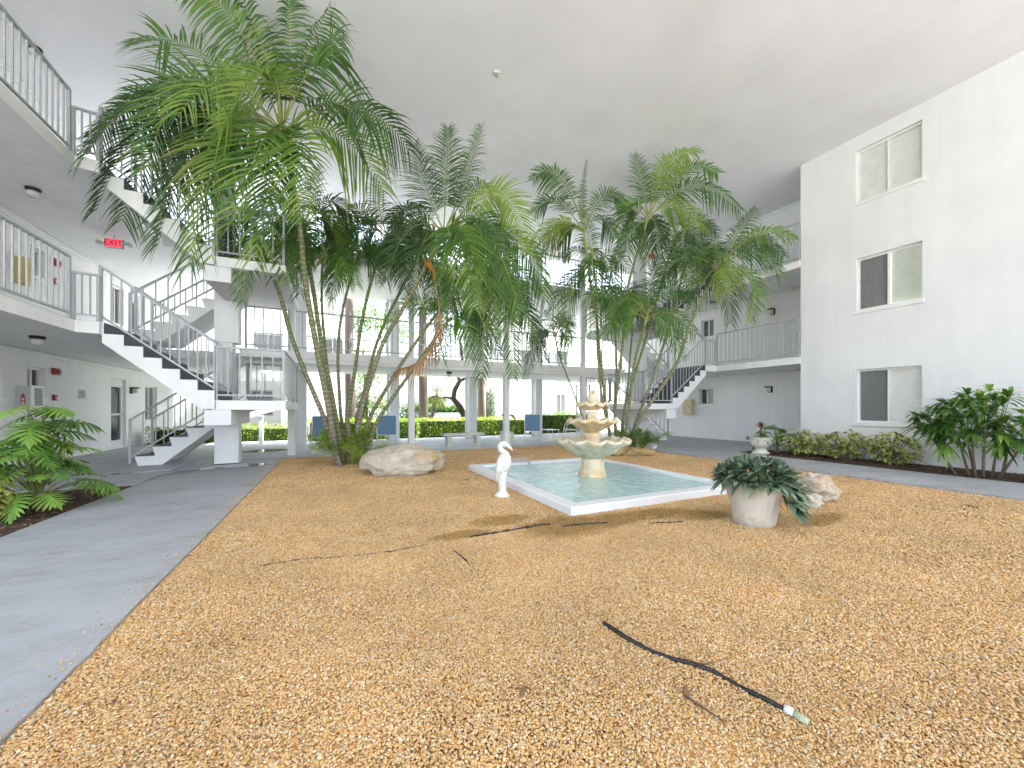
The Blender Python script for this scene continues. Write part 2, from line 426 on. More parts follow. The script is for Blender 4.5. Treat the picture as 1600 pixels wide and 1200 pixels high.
WET = [(2.3,3.42,.6,.34),(2.8,3.38,.55,.24),(3.4,3.36,.55,.2),(3.9,3.1,.35,.2),(1.7,3.9,.35,.2),(1.15,3.6,.3,.12),(4.9,2.4,.5,.15)]
def gravel_mat(name, inst_random):
    m, nt, b, out = new_mat(name)
    geo = N(nt, 'ShaderNodeNewGeometry')
    stops = [(0,(0.317,0.183,0.085)),(0.1,(0.481,0.268,0.098)),(0.25,(0.598,0.354,0.125)),(0.42,(0.669,0.429,0.184)),(0.56,(0.598,0.333,0.107)),(0.68,(0.692,0.473,0.224)),(0.8,(0.716,0.537,0.305)),(0.9,(0.552,0.402,0.246)),(0.97,(0.718,0.645,0.457)),(1,(0.469,0.408,0.322))]
    if inst_random:
        oi = N(nt, 'ShaderNodeObjectInfo'); fac = oi.outputs['Random']
        r = ramp(nt, fac, stops)
        nv = N(nt, 'ShaderNodeTexNoise', Scale=90.0, Detail=3.0); nt.links.new(geo.outputs['Position'], nv.inputs['Vector'])
    else:
        vo = N(nt, 'ShaderNodeTexVoronoi', Scale=55.0); nt.links.new(geo.outputs['Position'], vo.inputs['Vector'])
        sp = N(nt, 'ShaderNodeSeparateColor'); nt.links.new(vo.outputs['Color'], sp.inputs[0])
        r = ramp(nt, sp.outputs[0], stops); nv = N(nt, 'ShaderNodeTexNoise', Scale=20.0, Detail=3.0); nt.links.new(geo.outputs['Position'], nv.inputs['Vector'])
        bp = N(nt, 'ShaderNodeBump', Strength=1.0, Distance=.012, invert=True); nt.links.new(vo.outputs['Distance'], bp.inputs['Height']); nt.links.new(bp.outputs[0], b.inputs['Normal'])
    big = N(nt, 'ShaderNodeTexNoise', Scale=.9, Detail=5.0, Roughness=.6); nt.links.new(geo.outputs['Position'], big.inputs['Vector'])
    mr = N(nt, 'ShaderNodeMapRange'); mr.inputs[1].default_value = .3; mr.inputs[2].default_value = .7; mr.inputs[3].default_value = .82; mr.inputs[4].default_value = 1.1
    nt.links.new(big.outputs[0], mr.inputs[0])
    m2 = N(nt, 'ShaderNodeMapRange'); m2.inputs[3].default_value = .75; m2.inputs[4].default_value = 1.25; nt.links.new(nv.outputs[0], m2.inputs[0])
    mm = N(nt, 'ShaderNodeMath', operation='MULTIPLY'); nt.links.new(mr.outputs[0], mm.inputs[0]); nt.links.new(m2.outputs[0], mm.inputs[1])
    hv = N(nt, 'ShaderNodeHueSaturation'); nt.links.new(r.outputs[0], hv.inputs['Color']); nt.links.new(mm.outputs[0], hv.inputs['Value'])
    # wet patches around the pool
    wet = None
    sx = N(nt, 'ShaderNodeSeparateXYZ'); nt.links.new(geo.outputs['Position'], sx.inputs[0])
    for (wx, wy, ra, rb) in WET:
        a = N(nt, 'ShaderNodeMath', operation='SUBTRACT'); a.inputs[1].default_value = wx; nt.links.new(sx.outputs[0], a.inputs[0])
        a2 = N(nt, 'ShaderNodeMath', operation='DIVIDE'); a2.inputs[1].default_value = ra; nt.links.new(a.outputs[0], a2.inputs[0])
        c = N(nt, 'ShaderNodeMath', operation='SUBTRACT'); c.inputs[1].default_value = wy; nt.links.new(sx.outputs[1], c.inputs[0])
        c2 = N(nt, 'ShaderNodeMath', operation='DIVIDE'); c2.inputs[1].default_value = rb; nt.links.new(c.outputs[0], c2.inputs[0])
        p1 = N(nt, 'ShaderNodeMath', operation='POWER'); p1.inputs[1].default_value = 2; nt.links.new(a2.outputs[0], p1.inputs[0])
        p2 = N(nt, 'ShaderNodeMath', operation='POWER'); p2.inputs[1].default_value = 2; nt.links.new(c2.outputs[0], p2.inputs[0])
        sm = N(nt, 'ShaderNodeMath', operation='ADD'); nt.links.new(p1.outputs[0], sm.inputs[0]); nt.links.new(p2.outputs[0], sm.inputs[1])
        if wet is None: wet = sm
        else:
            mn = N(nt, 'ShaderNodeMath', operation='MINIMUM'); nt.links.new(wet.outputs[0], mn.inputs[0]); nt.links.new(sm.outputs[0], mn.inputs[1]); wet = mn
    wn_ = N(nt, 'ShaderNodeTexNoise', Scale=2.6, Detail=6.0, Roughness=.7); nt.links.new(geo.outputs['Position'], wn_.inputs['Vector'])
    w2 = N(nt, 'ShaderNodeMath', operation='MULTIPLY_ADD'); w2.inputs[1].default_value = 2.6; nt.links.new(wn_.outputs[0], w2.inputs[0]); nt.links.new(wet.outputs[0], w2.inputs[2])
    wr = ramp(nt, w2.outputs[0], [(0,(1,1,1)),(1,(0,0,0))]); 
    mrw = N(nt, 'ShaderNodeMapRange'); mrw.inputs[1].default_value = 1.85; mrw.inputs[2].default_value = 2.7; mrw.inputs[3].default_value = 1; mrw.inputs[4].default_value = 0
    nt.links.new(w2.outputs[0], mrw.inputs[0])
    dk = N(nt, 'ShaderNodeHueSaturation', Saturation=1.2, Value=.60); nt.links.new(hv.outputs[0], dk.inputs['Color'])
    mx = N(nt, 'ShaderNodeMix', data_type='RGBA'); nt.links.new(mrw.outputs[0], mx.inputs[0]); nt.links.new(hv.outputs[0], mx.inputs[6]); nt.links.new(dk.outputs[0], mx.inputs[7])
    nt.links.new(mx.outputs[2], b.inputs['Base Color'])
    ro = N(nt, 'ShaderNodeMapRange'); ro.inputs[3].default_value = .62; ro.inputs[4].default_value = .3; nt.links.new(mrw.outputs[0], ro.inputs[0]); nt.links.new(ro.outputs[0], b.inputs['Roughness'])
    return m
M['stone'] = gravel_mat('gravel_stone', True)
M['gravel'] = gravel_mat('gravel_bed', False)
M['mulch'] = mat('mulch', (.085,.05,.03), .95, .5, 14, 1.0, 50, spots=(22,.6,(.26,.15,.06)), bdist=.02)

def rock_mat(name, base, stain, thr=.55):
    m, nt, b, out = new_mat(name)
    geo = N(nt, 'ShaderNodeNewGeometry')
    n1 = N(nt, 'ShaderNodeTexNoise', Scale=5.0, Detail=9.0, Roughness=.7); nt.links.new(geo.outputs['Position'], n1.inputs['Vector'])
    r1 = ramp(nt, n1.outputs[0], [(.25,[c*.45 for c in base]),(.45,[c*.9 for c in base]),(.75,[min(.85,c*1.2) for c in base])])
    n2 = N(nt, 'ShaderNodeTexNoise', Scale=1.9, Detail=8.0, Roughness=.65); nt.links.new(geo.outputs['Position'], n2.inputs['Vector'])
    r2 = ramp(nt, n2.outputs[0], [(thr-.05,(0,0,0)),(thr+.14,(.85,.85,.85))])
    mx = N(nt, 'ShaderNodeMix', data_type='RGBA'); nt.links.new(r2.outputs[0], mx.inputs[0]); nt.links.new(r1.outputs[0], mx.inputs[6]); mx.inputs[7].default_value = rgb(stain)
    n4 = N(nt, 'ShaderNodeTexNoise', Scale=16.0, Detail=5.0, Roughness=.7); nt.links.new(geo.outputs['Position'], n4.inputs['Vector'])
    r4 = ramp(nt, n4.outputs[0], [(.30,(1,1,1)),(.38,(0,0,0))])
    m4 = N(nt, 'ShaderNodeMix', data_type='RGBA'); nt.links.new(r4.outputs[0], m4.inputs[0]); nt.links.new(mx.outputs[2], m4.inputs[6]); m4.inputs[7].default_value = (.16,.13,.1,1)
    nt.links.new(m4.outputs[2], b.inputs['Base Color']); b.inputs['Roughness'].default_value = .9
    bp = N(nt, 'ShaderNodeBump', Strength=1.0, Distance=.03); nt.links.new(n1.outputs[0], bp.inputs['Height']); nt.links.new(bp.outputs[0], b.inputs['Normal'])
    return m
M['rock'] = rock_mat('limestone', (.54,.475,.38), (.42,.26,.09), .55)
M['rock_gold'] = rock_mat('honey_limestone', (.50,.36,.17), (.52,.36,.14), .5)
M['fountain'] = rock_mat('fountain_cast_stone', (.78,.65,.45), (.64,.43,.19), .53)
M['fountain_pale'] = rock_mat('fountain_wet_bowl', (.70,.64,.49), (.62,.48,.27), .54)

def emit(name, col, s):
    m, nt, b, out = new_mat(name)
    b.inputs['Base Color'].default_value = rgb(col); b.inputs['Emission Color'].default_value = rgb(col); b.inputs['Emission Strength'].default_value = s
    return m
M['exit'] = emit('exit_red_lit', (.80,.06,.10), .2)
M['exit_txt'] = mat('exit_letter', (.14,.0,.008), .5)
M['white_txt'] = mat('white_print', (.8,.78,.76), .6)
M['dark_txt'] = mat('dark_print', (.12,.12,.13), .6)

# ================================================================== SETTING
LW, RW = -5.9, 13.75          # inner faces of the left / right wing walls
LE, RE = -3.82, 11.82         # walkway edges
BF, BB = 11.0, 14.9           # gallery bridge front / back edge
ROOF = 8.03
POOL = (2.5, 5.6, 3.7, 7.4)   # x0,x1,y0,y1 outer rim
def ring(mb, X0, X1, Y0, Y1, h, z):
    x0, x1, y0, y1 = h
    for a, b, c, d in ((X0,X1,Y0,y0),(X0,X1,y1,Y1),(X0,x0,y0,y1),(x1,X1,y0,y1)):
        mb.quad((a,c,z),(b,c,z),(b,d,z),(a,d,z))
    return mb
PI_ = (POOL[0]+.1, POOL[1]-.1, POOL[2]+.1, POOL[3]-.1)
g = ring(MB(), -900, 900, -300, 1500, PI_, -.06)
tag(obj('ground', g, M['grass']), kind='structure')
tag(obj('bounce_apron', MB().quad((-40,-45,-.05),(45,-45,-.05),(45,-2.5,-.05),(-40,-2.5,-.05)), M['concrete']), kind='structure')  # unseen pale ground added to bounce light up into the court
M['bounce_grey'] = mat('side_bounce_paving', (.24,.24,.245), .9, .15, 1.0)
tag(obj('side_bounce_ground', MB().quad((-40,-2.5,-.05),(-6.1,-2.5,-.05),(-6.1,5.5,-.05),(-40,5.5,-.05)), M['bounce_grey']), kind='structure')  # unseen ground added on the left; its grey limits bounce onto the right wall
gb = MB()
ring(gb, -1.14, 8.4, -2.5, 11.05, PI_, -.004)
tag(obj('gravel_bed', gb, M['gravel']), kind='structure')
def slabs(name, rects, z0, z1, m, bevel=.012):
    mb = MB()
    for (x0, x1, y0, y1) in rects: mb.box(x0, x1, y0, y1, z0, z1)
    return tag(obj(name, mb, m, bevel=0), kind='structure')
# left path with a slightly chipped, uneven edge to the gravel
def path_left():
    pts = []
    y = -2.5
    while y < 11.0:
        pts.append((-1.12 + .012*noise.noise(Vector((y*1.7,3.1,0))) + .012*noise.noise(Vector((y*7,1.1,0))), y)); y += .12
    poly = pts + [(-1.12, 11.0), (-2.88, 11.0), (-2.88, -2.5)]
    mb = MB().prism(poly, 'z', -.06, .013)
    return tag(obj('path', mb, M['path']), kind='structure')
path_left()
slabs('walkway_floor', [(-6.1,-2.884,8.15,21), (-6.1,-4.6,-2.5,8.146), (-2.88,-1.12,11.004,21)], -.06, .034, M['path'])
slabs('path', [(8.42,10.15,-2.5,7.0)], -.06, .03, M['path'])
slabs('walkway_floor', [(8.42,13.9,7.004,15.0), (8.9,13.9,15.004,21)], -.06, .029, M['path'])
slabs('terrace', [(-1.116,8.416,11.06,15.3)], -.06, .06, M['terrace'])
slabs('rear_bounce_strip', [(-30,40,17.7,20.0)], -.06, -.02, M['concrete'])  # pale strip behind the hedges, added to bounce light under the rear slabs
slabs('rear_bounce_strip', [(-5.5,12.5,15.32,16.1)], -.06, .0, M['concrete'])  # second pale strip, added to throw light up at the bridge soffits
tag(obj('planting_bed', MB().quad((-4.6,-2.5,.005),(-2.88,-2.5,.005),(-2.88,8.15,.005),(-4.6,8.15,.005)), M['mulch']), kind='structure')
tag(obj('planting_bed', MB().quad((10.15,-2.5,.005),(11.84,-2.5,.005),(11.84,7.0,.005),(10.15,7.0,.005)), M['mulch']), kind='structure')
tag(obj('bay_water', MB().quad((-600,60,-.045),(700,60,-.045),(700,900,-.045),(-600,900,-.045)), M['bay']), kind='structure')
# puddles on the left walkway
def puddle(cx, cy, rx, ry, ang):
    mb = MB(); n = 40; vs = []
    for k in range(n):
        th = 2*math.pi*k/n
        r = 1 + .28*noise.noise(Vector((math.cos(th)*1.3+cx, math.sin(th)*1.3+cy, 0))) + .1*noise.noise(Vector((math.cos(th)*4, math.sin(th)*4, cx)))
        x, y = rx*r*math.cos(th), ry*r*math.sin(th)
        vs.append((cx+x*math.cos(ang)-y*math.sin(ang), cy+x*math.sin(ang)+y*math.cos(ang), .0385))
    mb.add(vs, [tuple(range(n))])
    tag(obj('puddle', mb, M['puddle']), kind='stuff')
puddle(-1.75, 9.75, .55, .28, .1); puddle(-2.45, 9.45, .5, .13, .5); puddle(-3.3, 9.55, .5, .14, .2)
puddle(-1.7, 12.9, .55, .45, .0); puddle(-2.65, 11.5, .35, .2, .3)

# ------------------------------------------------------------------ gravel stones (stuff)
def gravel():
    stones = []
    for i in range(6):
        bm = bmesh.new(); bmesh.ops.create_icosphere(bm, subdivisions=2, radius=1)
        for v in bm.verts:
            k = 1 + .35*noise.noise(v.co*1.1 + Vector((i*7.3,0,0)))
            v.co = Vector((v.co.x*k*1.15, v.co.y*k*.9, v.co.z*k*.62))
        me = bpy.data.meshes.new('pebble'); bm.to_mesh(me); bm.free()
        me.polygons.foreach_set('use_smooth', [True]*len(me.polygons))
        me.materials.append(M['stone'])
        stones.append(bpy.data.objects.new('pebble', me))
    pc = bpy.data.collections.new('pebbles')
    for s in stones: pc.objects.link(s)
    rnd = random.Random(5)
    vs, sc, ro = [], [], []
    cell = .5
    for ix in range(int((8.41+1.13)/cell)+1):
        for iy in range(int((11.04+1.0)/cell)+1):
            x0 = -1.13+ix*cell; y0 = -1.0+iy*cell
            d = math.hypot(x0+.25, y0+.25)
            ang = math.atan2(x0+.25, y0+.25) - HEAD
            if abs(ang) > R(66) and d > 1.0: continue
            if d < 2.6: den, s = 20000, 1.0
            elif d < 4.2: den, s = 13000, 1.1
            elif d < 6.5: den, s = 6000, 1.35
            else: den, s = 2000, 1.9
            for _ in range(int(den*cell*cell)):
                x = x0+rnd.random()*cell; y = y0+rnd.random()*cell
                if x < -1.105 or x > 8.40 or y > 11.03: continue
                if POOL[0]-.004 < x < POOL[1]+.004 and POOL[2]-.004 < y < POOL[3]+.004: continue
                q = s*rnd.uniform(.0038,.0062)
                if rnd.random() < .06: q *= 1.35
                vs.append((x, y, rnd.uniform(-.003,.005) + .006*noise.noise(Vector((x*2,y*2,0))) + .014*max(0,noise.noise(Vector((x*.9,y*.9,4))))))
                sc.append(q); ro += [rnd.gauss(0,.35), rnd.gauss(0,.35), rnd.uniform(0,6.28)]
    for _ in range(420):        # strays on the edge of the left path
        y = rnd.uniform(1.5,11); x = -1.12-abs(rnd.gauss(0,.07))
        vs.append((x, y, .017)); sc.append(rnd.uniform(.0038,.0062)*(1 if y < 4 else 1.25)); ro += [rnd.gauss(0,.3), rnd.gauss(0,.3), rnd.uniform(0,6.28)]
    for _ in range(160):
        vs.append((8.42+abs(rnd.gauss(0,.06)), rnd.uniform(1.5,7), .034)); sc.append(rnd.uniform(.005,.008)); ro += [0, 0, rnd.uniform(0,6.28)]
    me = bpy.data.meshes.new('gravel'); me.from_pydata(vs, [], [])
    a = me.attributes.new('scl','FLOAT','POINT'); a.data.foreach_set('value', sc)
    a = me.attributes.new('rot','FLOAT_VECTOR','POINT'); a.data.foreach_set('vector', ro)
    o = bpy.data.objects.new('gravel', me); COL.objects.link(o)
    ng = bpy.data.node_groups.new('gravel_scatter','GeometryNodeTree')
    ng.interface.new_socket('Geometry', in_out='INPUT', socket_type='NodeSocketGeometry')
    ng.interface.new_socket('Geometry', in_out='OUTPUT', socket_type='NodeSocketGeometry')
    gi = ng.nodes.new('NodeGroupInput'); go = ng.nodes.new('NodeGroupOutput')
    ip = ng.nodes.new('GeometryNodeInstanceOnPoints'); ci = ng.nodes.new('GeometryNodeCollectionInfo')
    ci.inputs['Collection'].default_value = pc; ci.inputs['Separate Children'].default_value = True; ci.inputs['Reset Children'].default_value = True
    na = ng.nodes.new('GeometryNodeInputNamedAttribute'); na.data_type = 'FLOAT'; na.inputs['Name'].default_value = 'scl'
    nr = ng.nodes.new('GeometryNodeInputNamedAttribute'); nr.data_type = 'FLOAT_VECTOR'; nr.inputs['Name'].default_value = 'rot'
    L = ng.links.new
    L(gi.outputs[0], ip.inputs['Points']); L(ci.outputs[0], ip.inputs['Instance']); ip.inputs['Pick Instance'].default_value = True
    L(nr.outputs['Attribute'], ip.inputs['Rotation']); L(na.outputs['Attribute'], ip.inputs['Scale']); L(ip.outputs[0], go.inputs[0])
    md = o.modifiers.new('scatter','NODES'); md.node_group = ng
    tag(o, 'tan and orange pea gravel covering the courtyard', 'gravel', kind='stuff')
    return o
gravel()

# ================================================================== BUILDING
def wall_y(mb, x, nx, y0, y1, z0, z1, ops, depth=.14):
    """wall face in the plane x (normal nx=+-1) with openings (ya,yb,za,zb) and their reveals"""
    ys = sorted({y0, y1} | {v for o in ops for v in o[:2]}); zs = sorted({z0, z1} | {v for o in ops for v in o[2:]})
    for i in range(len(ys)-1):
        for j in range(len(zs)-1):
            cy, cz = (ys[i]+ys[i+1])/2, (zs[j]+zs[j+1])/2
            if any(a < cy < b and c < cz < d for a, b, c, d in ops): continue
            mb.quad((x,ys[i],zs[j]),(x,ys[i+1],zs[j]),(x,ys[i+1],zs[j+1]),(x,ys[i],zs[j+1]))
    xb = x - nx*depth
    for a, b, c, d in ops:
        mb.quad((x,a,c),(xb,a,c),(xb,a,d),(x,a,d)); mb.quad((x,b,c),(xb,b,c),(xb,b,d),(x,b,d))
        mb.quad((x,a,c),(x,b,c),(xb,b,c),(xb,a,c)); mb.quad((x,a,d),(x,b,d),(xb,b,d),(xb,a,d))
    return mb
def window_y(parent, x, nx, op, left_pane, right_pane, sill=True, depth=.14, blind=None):
    """sliding window in a wall of constant x; panes are listed from small y to large y"""
    a, b, c, d = op; fw = .045
    xf = x - nx*(depth-.05); mb = MB(); m = (a+b)/2
    def bx(y0,y1,z0,z1,xa,xb): mb.box(min(xa,xb),max(xa,xb),y0,y1,z0,z1)
    x0, x1 = xf, xf-nx*.045
    bx(a,a+fw,c,d,x0,x1); bx(b-fw,b,c,d,x0,x1); bx(a+fw,b-fw,c,c+fw,x0,x1); bx(a+fw,b-fw,d-fw,d,x0,x1)
    bx(m-.022,m+.022,c+fw,d-fw,xf+nx*.004,x1)
    w = obj('window', mb, M['alu'], parent)
    for (ya, yb, kind) in ((a+fw, m-.022, left_pane), (m+.022, b-fw, right_pane)):
        xp = xf - nx*.02
        obj('pane', MB().quad((xp,ya,c+fw),(xp,yb,c+fw),(xp,yb,d-fw),(xp,ya,d-fw)), M['glass'], w)
        xb = xf - nx*(.05 if kind != 'room' else .055)
        if kind == 'slats':
            s = MB(); z = c+fw+.02
            while z < d-fw-.03:
                s.quad((xb-nx*.012,ya,z),(xb-nx*.012,yb,z),(xb+nx*.010,yb,z+.034),(xb+nx*.010,ya,z+.034)); z += .036
            obj('blind', s, M['blind'], w, fix=False)
            xb = xb - nx*.05
            obj('backing', MB().quad((xb,ya,c),(xb,yb,c),(xb,yb,d),(xb,ya,d)), M['curtain'], w)
        else:
            obj({'screen':'insect_screen','curtain':'curtain','room':'room_backing','warm':'curtain'}[kind],
                MB().quad((xb,ya-.03,c),(xb,yb+.03,c),(xb,yb+.03,d),(xb,ya-.03,d)),
                M[{'screen':'screen','curtain':'curtain','room':'room','warm':'curtain_warm'}[kind]], w)
    if sill:
        s = MB(); s.box(min(x-nx*depth,x+nx*.035),max(x-nx*depth,x+nx*.035),a-.04,b+.04,c-.085,c-.002)
        obj('sill', s, M['alu'], w, bevel=.006)
    return w
def door_y(parent, x, nx, op, glazed=True, depth=.12):
    a, b, c, d = op; xf = x-nx*(depth-.04)
    mb = MB()
    def bx(y0,y1,z0,z1,dx=.04): mb.box(min(xf,xf-nx*dx),max(xf,xf-nx*dx),y0,y1,z0,z1)
    bx(a,a+.12,c,d); bx(b-.12,b,c,d); bx(a+.12,b-.12,d-.24,d); bx(a+.12,b-.12,c,c+.22); bx(a+.12,b-.12,c+.98,c+1.03)
    o = obj('door', mb, M['door'], parent)
    xp = xf-nx*.02
    for za, zb in ((c+.22,c+.98),(c+1.03,d-.24)):
        obj('pane', MB().quad((xp,a+.12,za),(xp,b-.12,za),(xp,b-.12,zb),(xp,a+.12,zb)), M['glass'], o)
    xb = xf-nx*.06
    obj('room_backing', MB().quad((xb,a,c),(xb,b,c),(xb,b,d),(xb,a,d)), M['room'], o)
    h = MB().tube([(xf+nx*.05,b-.06,c+.95),(xf+nx*.05,b-.06,c+1.07)], .012, 6); h.box(min(xf,xf+nx*.05),max(xf,xf+nx*.05),b-.07,b-.05,c+.95,c+.97)
    obj('handle', h, M['steel'], o)
    return o

BAL = {}
def railing(parent, p, q, spacing=.14, h=1.02, low=.1, posts=(1,1), bw=.02, name='railing', drop=0.0, mid=None):
    """rails from p to q (floor / nosing points), with square balusters and end posts as pieces"""
    p = Vector(p); q = Vector(q); Z = Vector((0,0,1))
    mb = MB()
    mb.bar(p+Z*h, q+Z*h, .05, .035)
    o = obj(name, mb, M['metal'], parent, bevel=.004)
    obj('bottom_rail', MB().bar(p+Z*low, q+Z*low, .032, .03), M['metal'], o)
    if mid: obj('middle_rail', MB().bar(p+Z*mid, q+Z*mid, .025, .022), M['metal'], o)
    key = (round(h,3), round(low,3), bw)
    if key not in BAL:
        BAL[key] = MB().box(-bw/2,bw/2,-bw/2,bw/2,low+.012,h-.012).mesh('baluster', M['metal'])
    kp = ('post', round(h,3), round(drop,3))
    if kp not in BAL:
        BAL[kp] = MB().box(-.021,.021,-.021,.021,-drop,h+.01).mesh('post', M['metal'])
    L = math.hypot(q.x-p.x, q.y-p.y); n = max(1, round(L/spacing))
    for i in range(n+1):
        if i in (0, n):
            if posts[0 if i == 0 else 1]: inst('post', BAL[kp], p.lerp(q, i/n), o)
            continue
        inst('baluster', BAL[key], p.lerp(q, i/n), o)
    return o

# ---- roof over the court
ROOF_FRONT = -10.0  # unseen edge, set far behind the camera to keep light off the near gravel
rf = MB().box(-9.0, 16.4, ROOF_FRONT, 15.0, ROOF, ROOF+.3)
ro_ = tag(obj('courtyard_roof', rf, M['ceiling']), 'flat pale ceiling slab spanning the whole courtyard at third-floor height', 'roof')
sm = MB(); fc = at(778,113,7.68); sm.lathe([(.055,-.012),(.055,-.03),(.03,-.04)], (fc.x,fc.y,ROOF+.008), 20); sm.box(fc.x-.085,fc.x-.03,fc.y-.02,fc.y+.02,ROOF-.03,ROOF+.002); sm.box(fc.x+.02,fc.x+.07,fc.y+.03,fc.y+.08,ROOF-.03,ROOF+.002)
tag(obj('ceiling_fixture', sm, M['urn']), 'small cream twin-head fixture on the courtyard ceiling', 'light fixture')

# ---- left wing
lw = thing('apartment_wing', 'white apartment wing along the left side with open walkways', 'building', (LW, 8, 0))
ops = {1: [(10.3,11.08,1.45,2.1),(11.75,12.33,1.5,2.15),(15.15,16.05,.06,2.14),(17.4,18.4,.8,2.05)],
       2: [(10.1,11.06,4.0,4.85),(11.84,12.3,4.16,4.78),(15.24,15.9,3.8,4.95),(16.2,17.0,2.74,5.0)],
       3: [(11.8,12.6,6.7,7.4),(14.6,15.4,5.44,7.5),(16,17,6.6,7.5)]}
wm = MB()
for lv, (z0, z1) in {1:(0,2.7),2:(2.7,5.4),3:(5.4,ROOF)}.items(): wall_y(wm, LW, 1, 5.5, 20, z0, z1, ops[lv])
wm.quad((LW,20,0),(LW-3,20,0),(LW-3,20,ROOF),(LW,20,ROOF)); wm.quad((LW,5.5,0),(LW-3,5.5,0),(LW-3,5.5,ROOF),(LW,5.5,ROOF))
wm.quad((LW-3,5.5,0),(LW-3,20,0),(LW-3,20,ROOF),(LW-3,5.5,ROOF))
obj('wall', wm, M['wall'], lw)
window_y(lw, LW, 1, ops[1][0], 'warm', 'warm'); window_y(lw, LW, 1, ops[1][1], 'room', 'room')
door_y(lw, LW, 1, ops[1][2]); window_y(lw, LW, 1, ops[1][3], 'room', 'screen')
window_y(lw, LW, 1, ops[2][0], 'warm', 'warm'); window_y(lw, LW, 1, ops[2][1], 'room', 'room'); window_y(lw, LW, 1, ops[2][2], 'room', 'room'); door_y(lw, LW, 1, ops[2][3])
window_y(lw, LW, 1, ops[3][0], 'room', 'curtain'); door_y(lw, LW, 1, ops[3][1]); window_y(lw, LW, 1, ops[3][2], 'room', 'curtain')
def cornice(parent, x, nx, y0, y1, z):
    mb = MB(); mb.box(min(x,x+nx*.05),max(x,x+nx*.05),y0,y1,z-.10,z-.003); mb.tube([(x+nx*.075,y0,z-.04),(x+nx*.075,y1,z-.04)], .022, 8)
    obj('cornice_pipe', mb, M['slab'], parent)
for z in (2.5, 5.2, ROOF): cornice(lw, LW+.001, 1, 5.6, 19.9, z)
for lv, zt in ((2,2.7),(3,5.4)):
    mb = MB().prism([(LW-.1,5.6),(LE,5.6),(LE,8.68),(-3.545,8.72),(-3.545,10.2),(-3.735,10.2),(-3.735,12.0),(-2.02,12.0),(-2.02,BF+.006),(-.95,BF+.006),(-.95,BB),(-2.2,BB+.004),(-2.2,20),(LW-.1,20)], 'z', zt-.2, zt)
    s_ = obj('walkway_slab', mb, M['slab'], lw, bevel=.008)
    f = MB().box(LW-.09, LE-.01, 5.61, 19.98, zt+.0035, zt+.006)
    obj('floor_paint', f, M['path'], s_)
    railing(lw, (LE-.05,5.7,zt), (LE-.05,8.64,zt), .135, drop=.12)
    railing(lw, (LE-.02,8.69,zt), (LE+.26,8.74,zt), .1, h=.78, low=.1)
    railing(lw, (-1.9,BF+.06,zt), (-1.0,BF+.06,zt), .18)
    railing(lw, (-2.3,BB-.06,zt), (-1.0,BB-.06,zt), .16)

# ---- right wing
rw = thing('apartment_wing', 'white apartment wing on the right with three stacked sliding windows', 'building', (RW, 8, 0))
rops = {1: [(10.35,11.0,1.4,2.07)], 2: [(10.32,10.9,4.14,4.86),(11.8,12.3,4.22,4.84)], 3: [(10.3,11.0,6.8,7.5)]}
wm = MB()
for lv, (z0, z1) in {1:(0,2.7),2:(2.7,5.4),3:(5.4,ROOF)}.items(): wall_y(wm, RW, -1, 6.2, 15.5, z0, z1, rops[lv])
obj('wall', wm, M['wall'], rw)
for lv in rops:
    for op in rops[lv]: window_y(rw, RW, -1, op, 'screen', 'room')
bops = [(3.77,4.96,.90,2.21),(3.77,4.96,3.68,4.98),(3.77,4.96,6.38,7.67)]
bm_ = wall_y(MB(), RE+.02, -1, -3.0, 6.2, 0, ROOF, bops)
bm_.quad((RE+.02,6.2,0),(RW+.1,6.2,0),(RW+.1,6.2,ROOF),(RE+.02,6.2,ROOF)); bm_.quad((RE+.02,-3,0),(RW+2,-3,0),(RW+2,-3,ROOF),(RE+.02,-3,ROOF))
obj('window_block', bm_, M['wall'], rw)
window_y(rw, RE+.02, -1, bops[0], 'curtain', 'screen'); window_y(rw, RE+.02, -1, bops[1], 'slats', 'screen', blind=1)
w3 = window_y(rw, RE+.02, -1, bops[2], 'curtain', 'curtain')
for z in (2.5, 5.2, ROOF): cornice(rw, RW-.001, -1, 6.25, 15.4, z)
for lv, zt in ((2,2.7),(3,5.4)):
    mb = MB().prism([(RW+.1,6.2-.0),(RE,6.2),(RE,8.78),(11.345,8.82),(11.345,10.2),(11.535,10.2),(11.535,12.0),(9.82,12.0),(9.82,BF+.006),(8.75,BF+.006),(8.75,BB),(9.5,BB+.004),(9.5,15.4),(RW+.1,15.4)], 'z', zt-.2, zt)
    s_ = obj('walkway_slab', mb, M['slab'], rw, bevel=.008)
    obj('floor_paint', MB().box(RE+.01, RW+.09, 6.22, 15.38, zt+.0035, zt+.006), M['path'], s_)
    railing(rw, (RE+.05,6.24,zt), (RE+.05,8.78,zt), .147, drop=.12, h=1.08)
    railing(rw, (RE+.0,8.82,zt), (11.36,8.84,zt), .12, h=.85, low=.1)
    railing(rw, (9.7,BF+.06,zt), (8.8,BF+.06,zt), .15)
    railing(rw, (9.5,BB-.06,zt), (8.8,BB-.06,zt), .16)

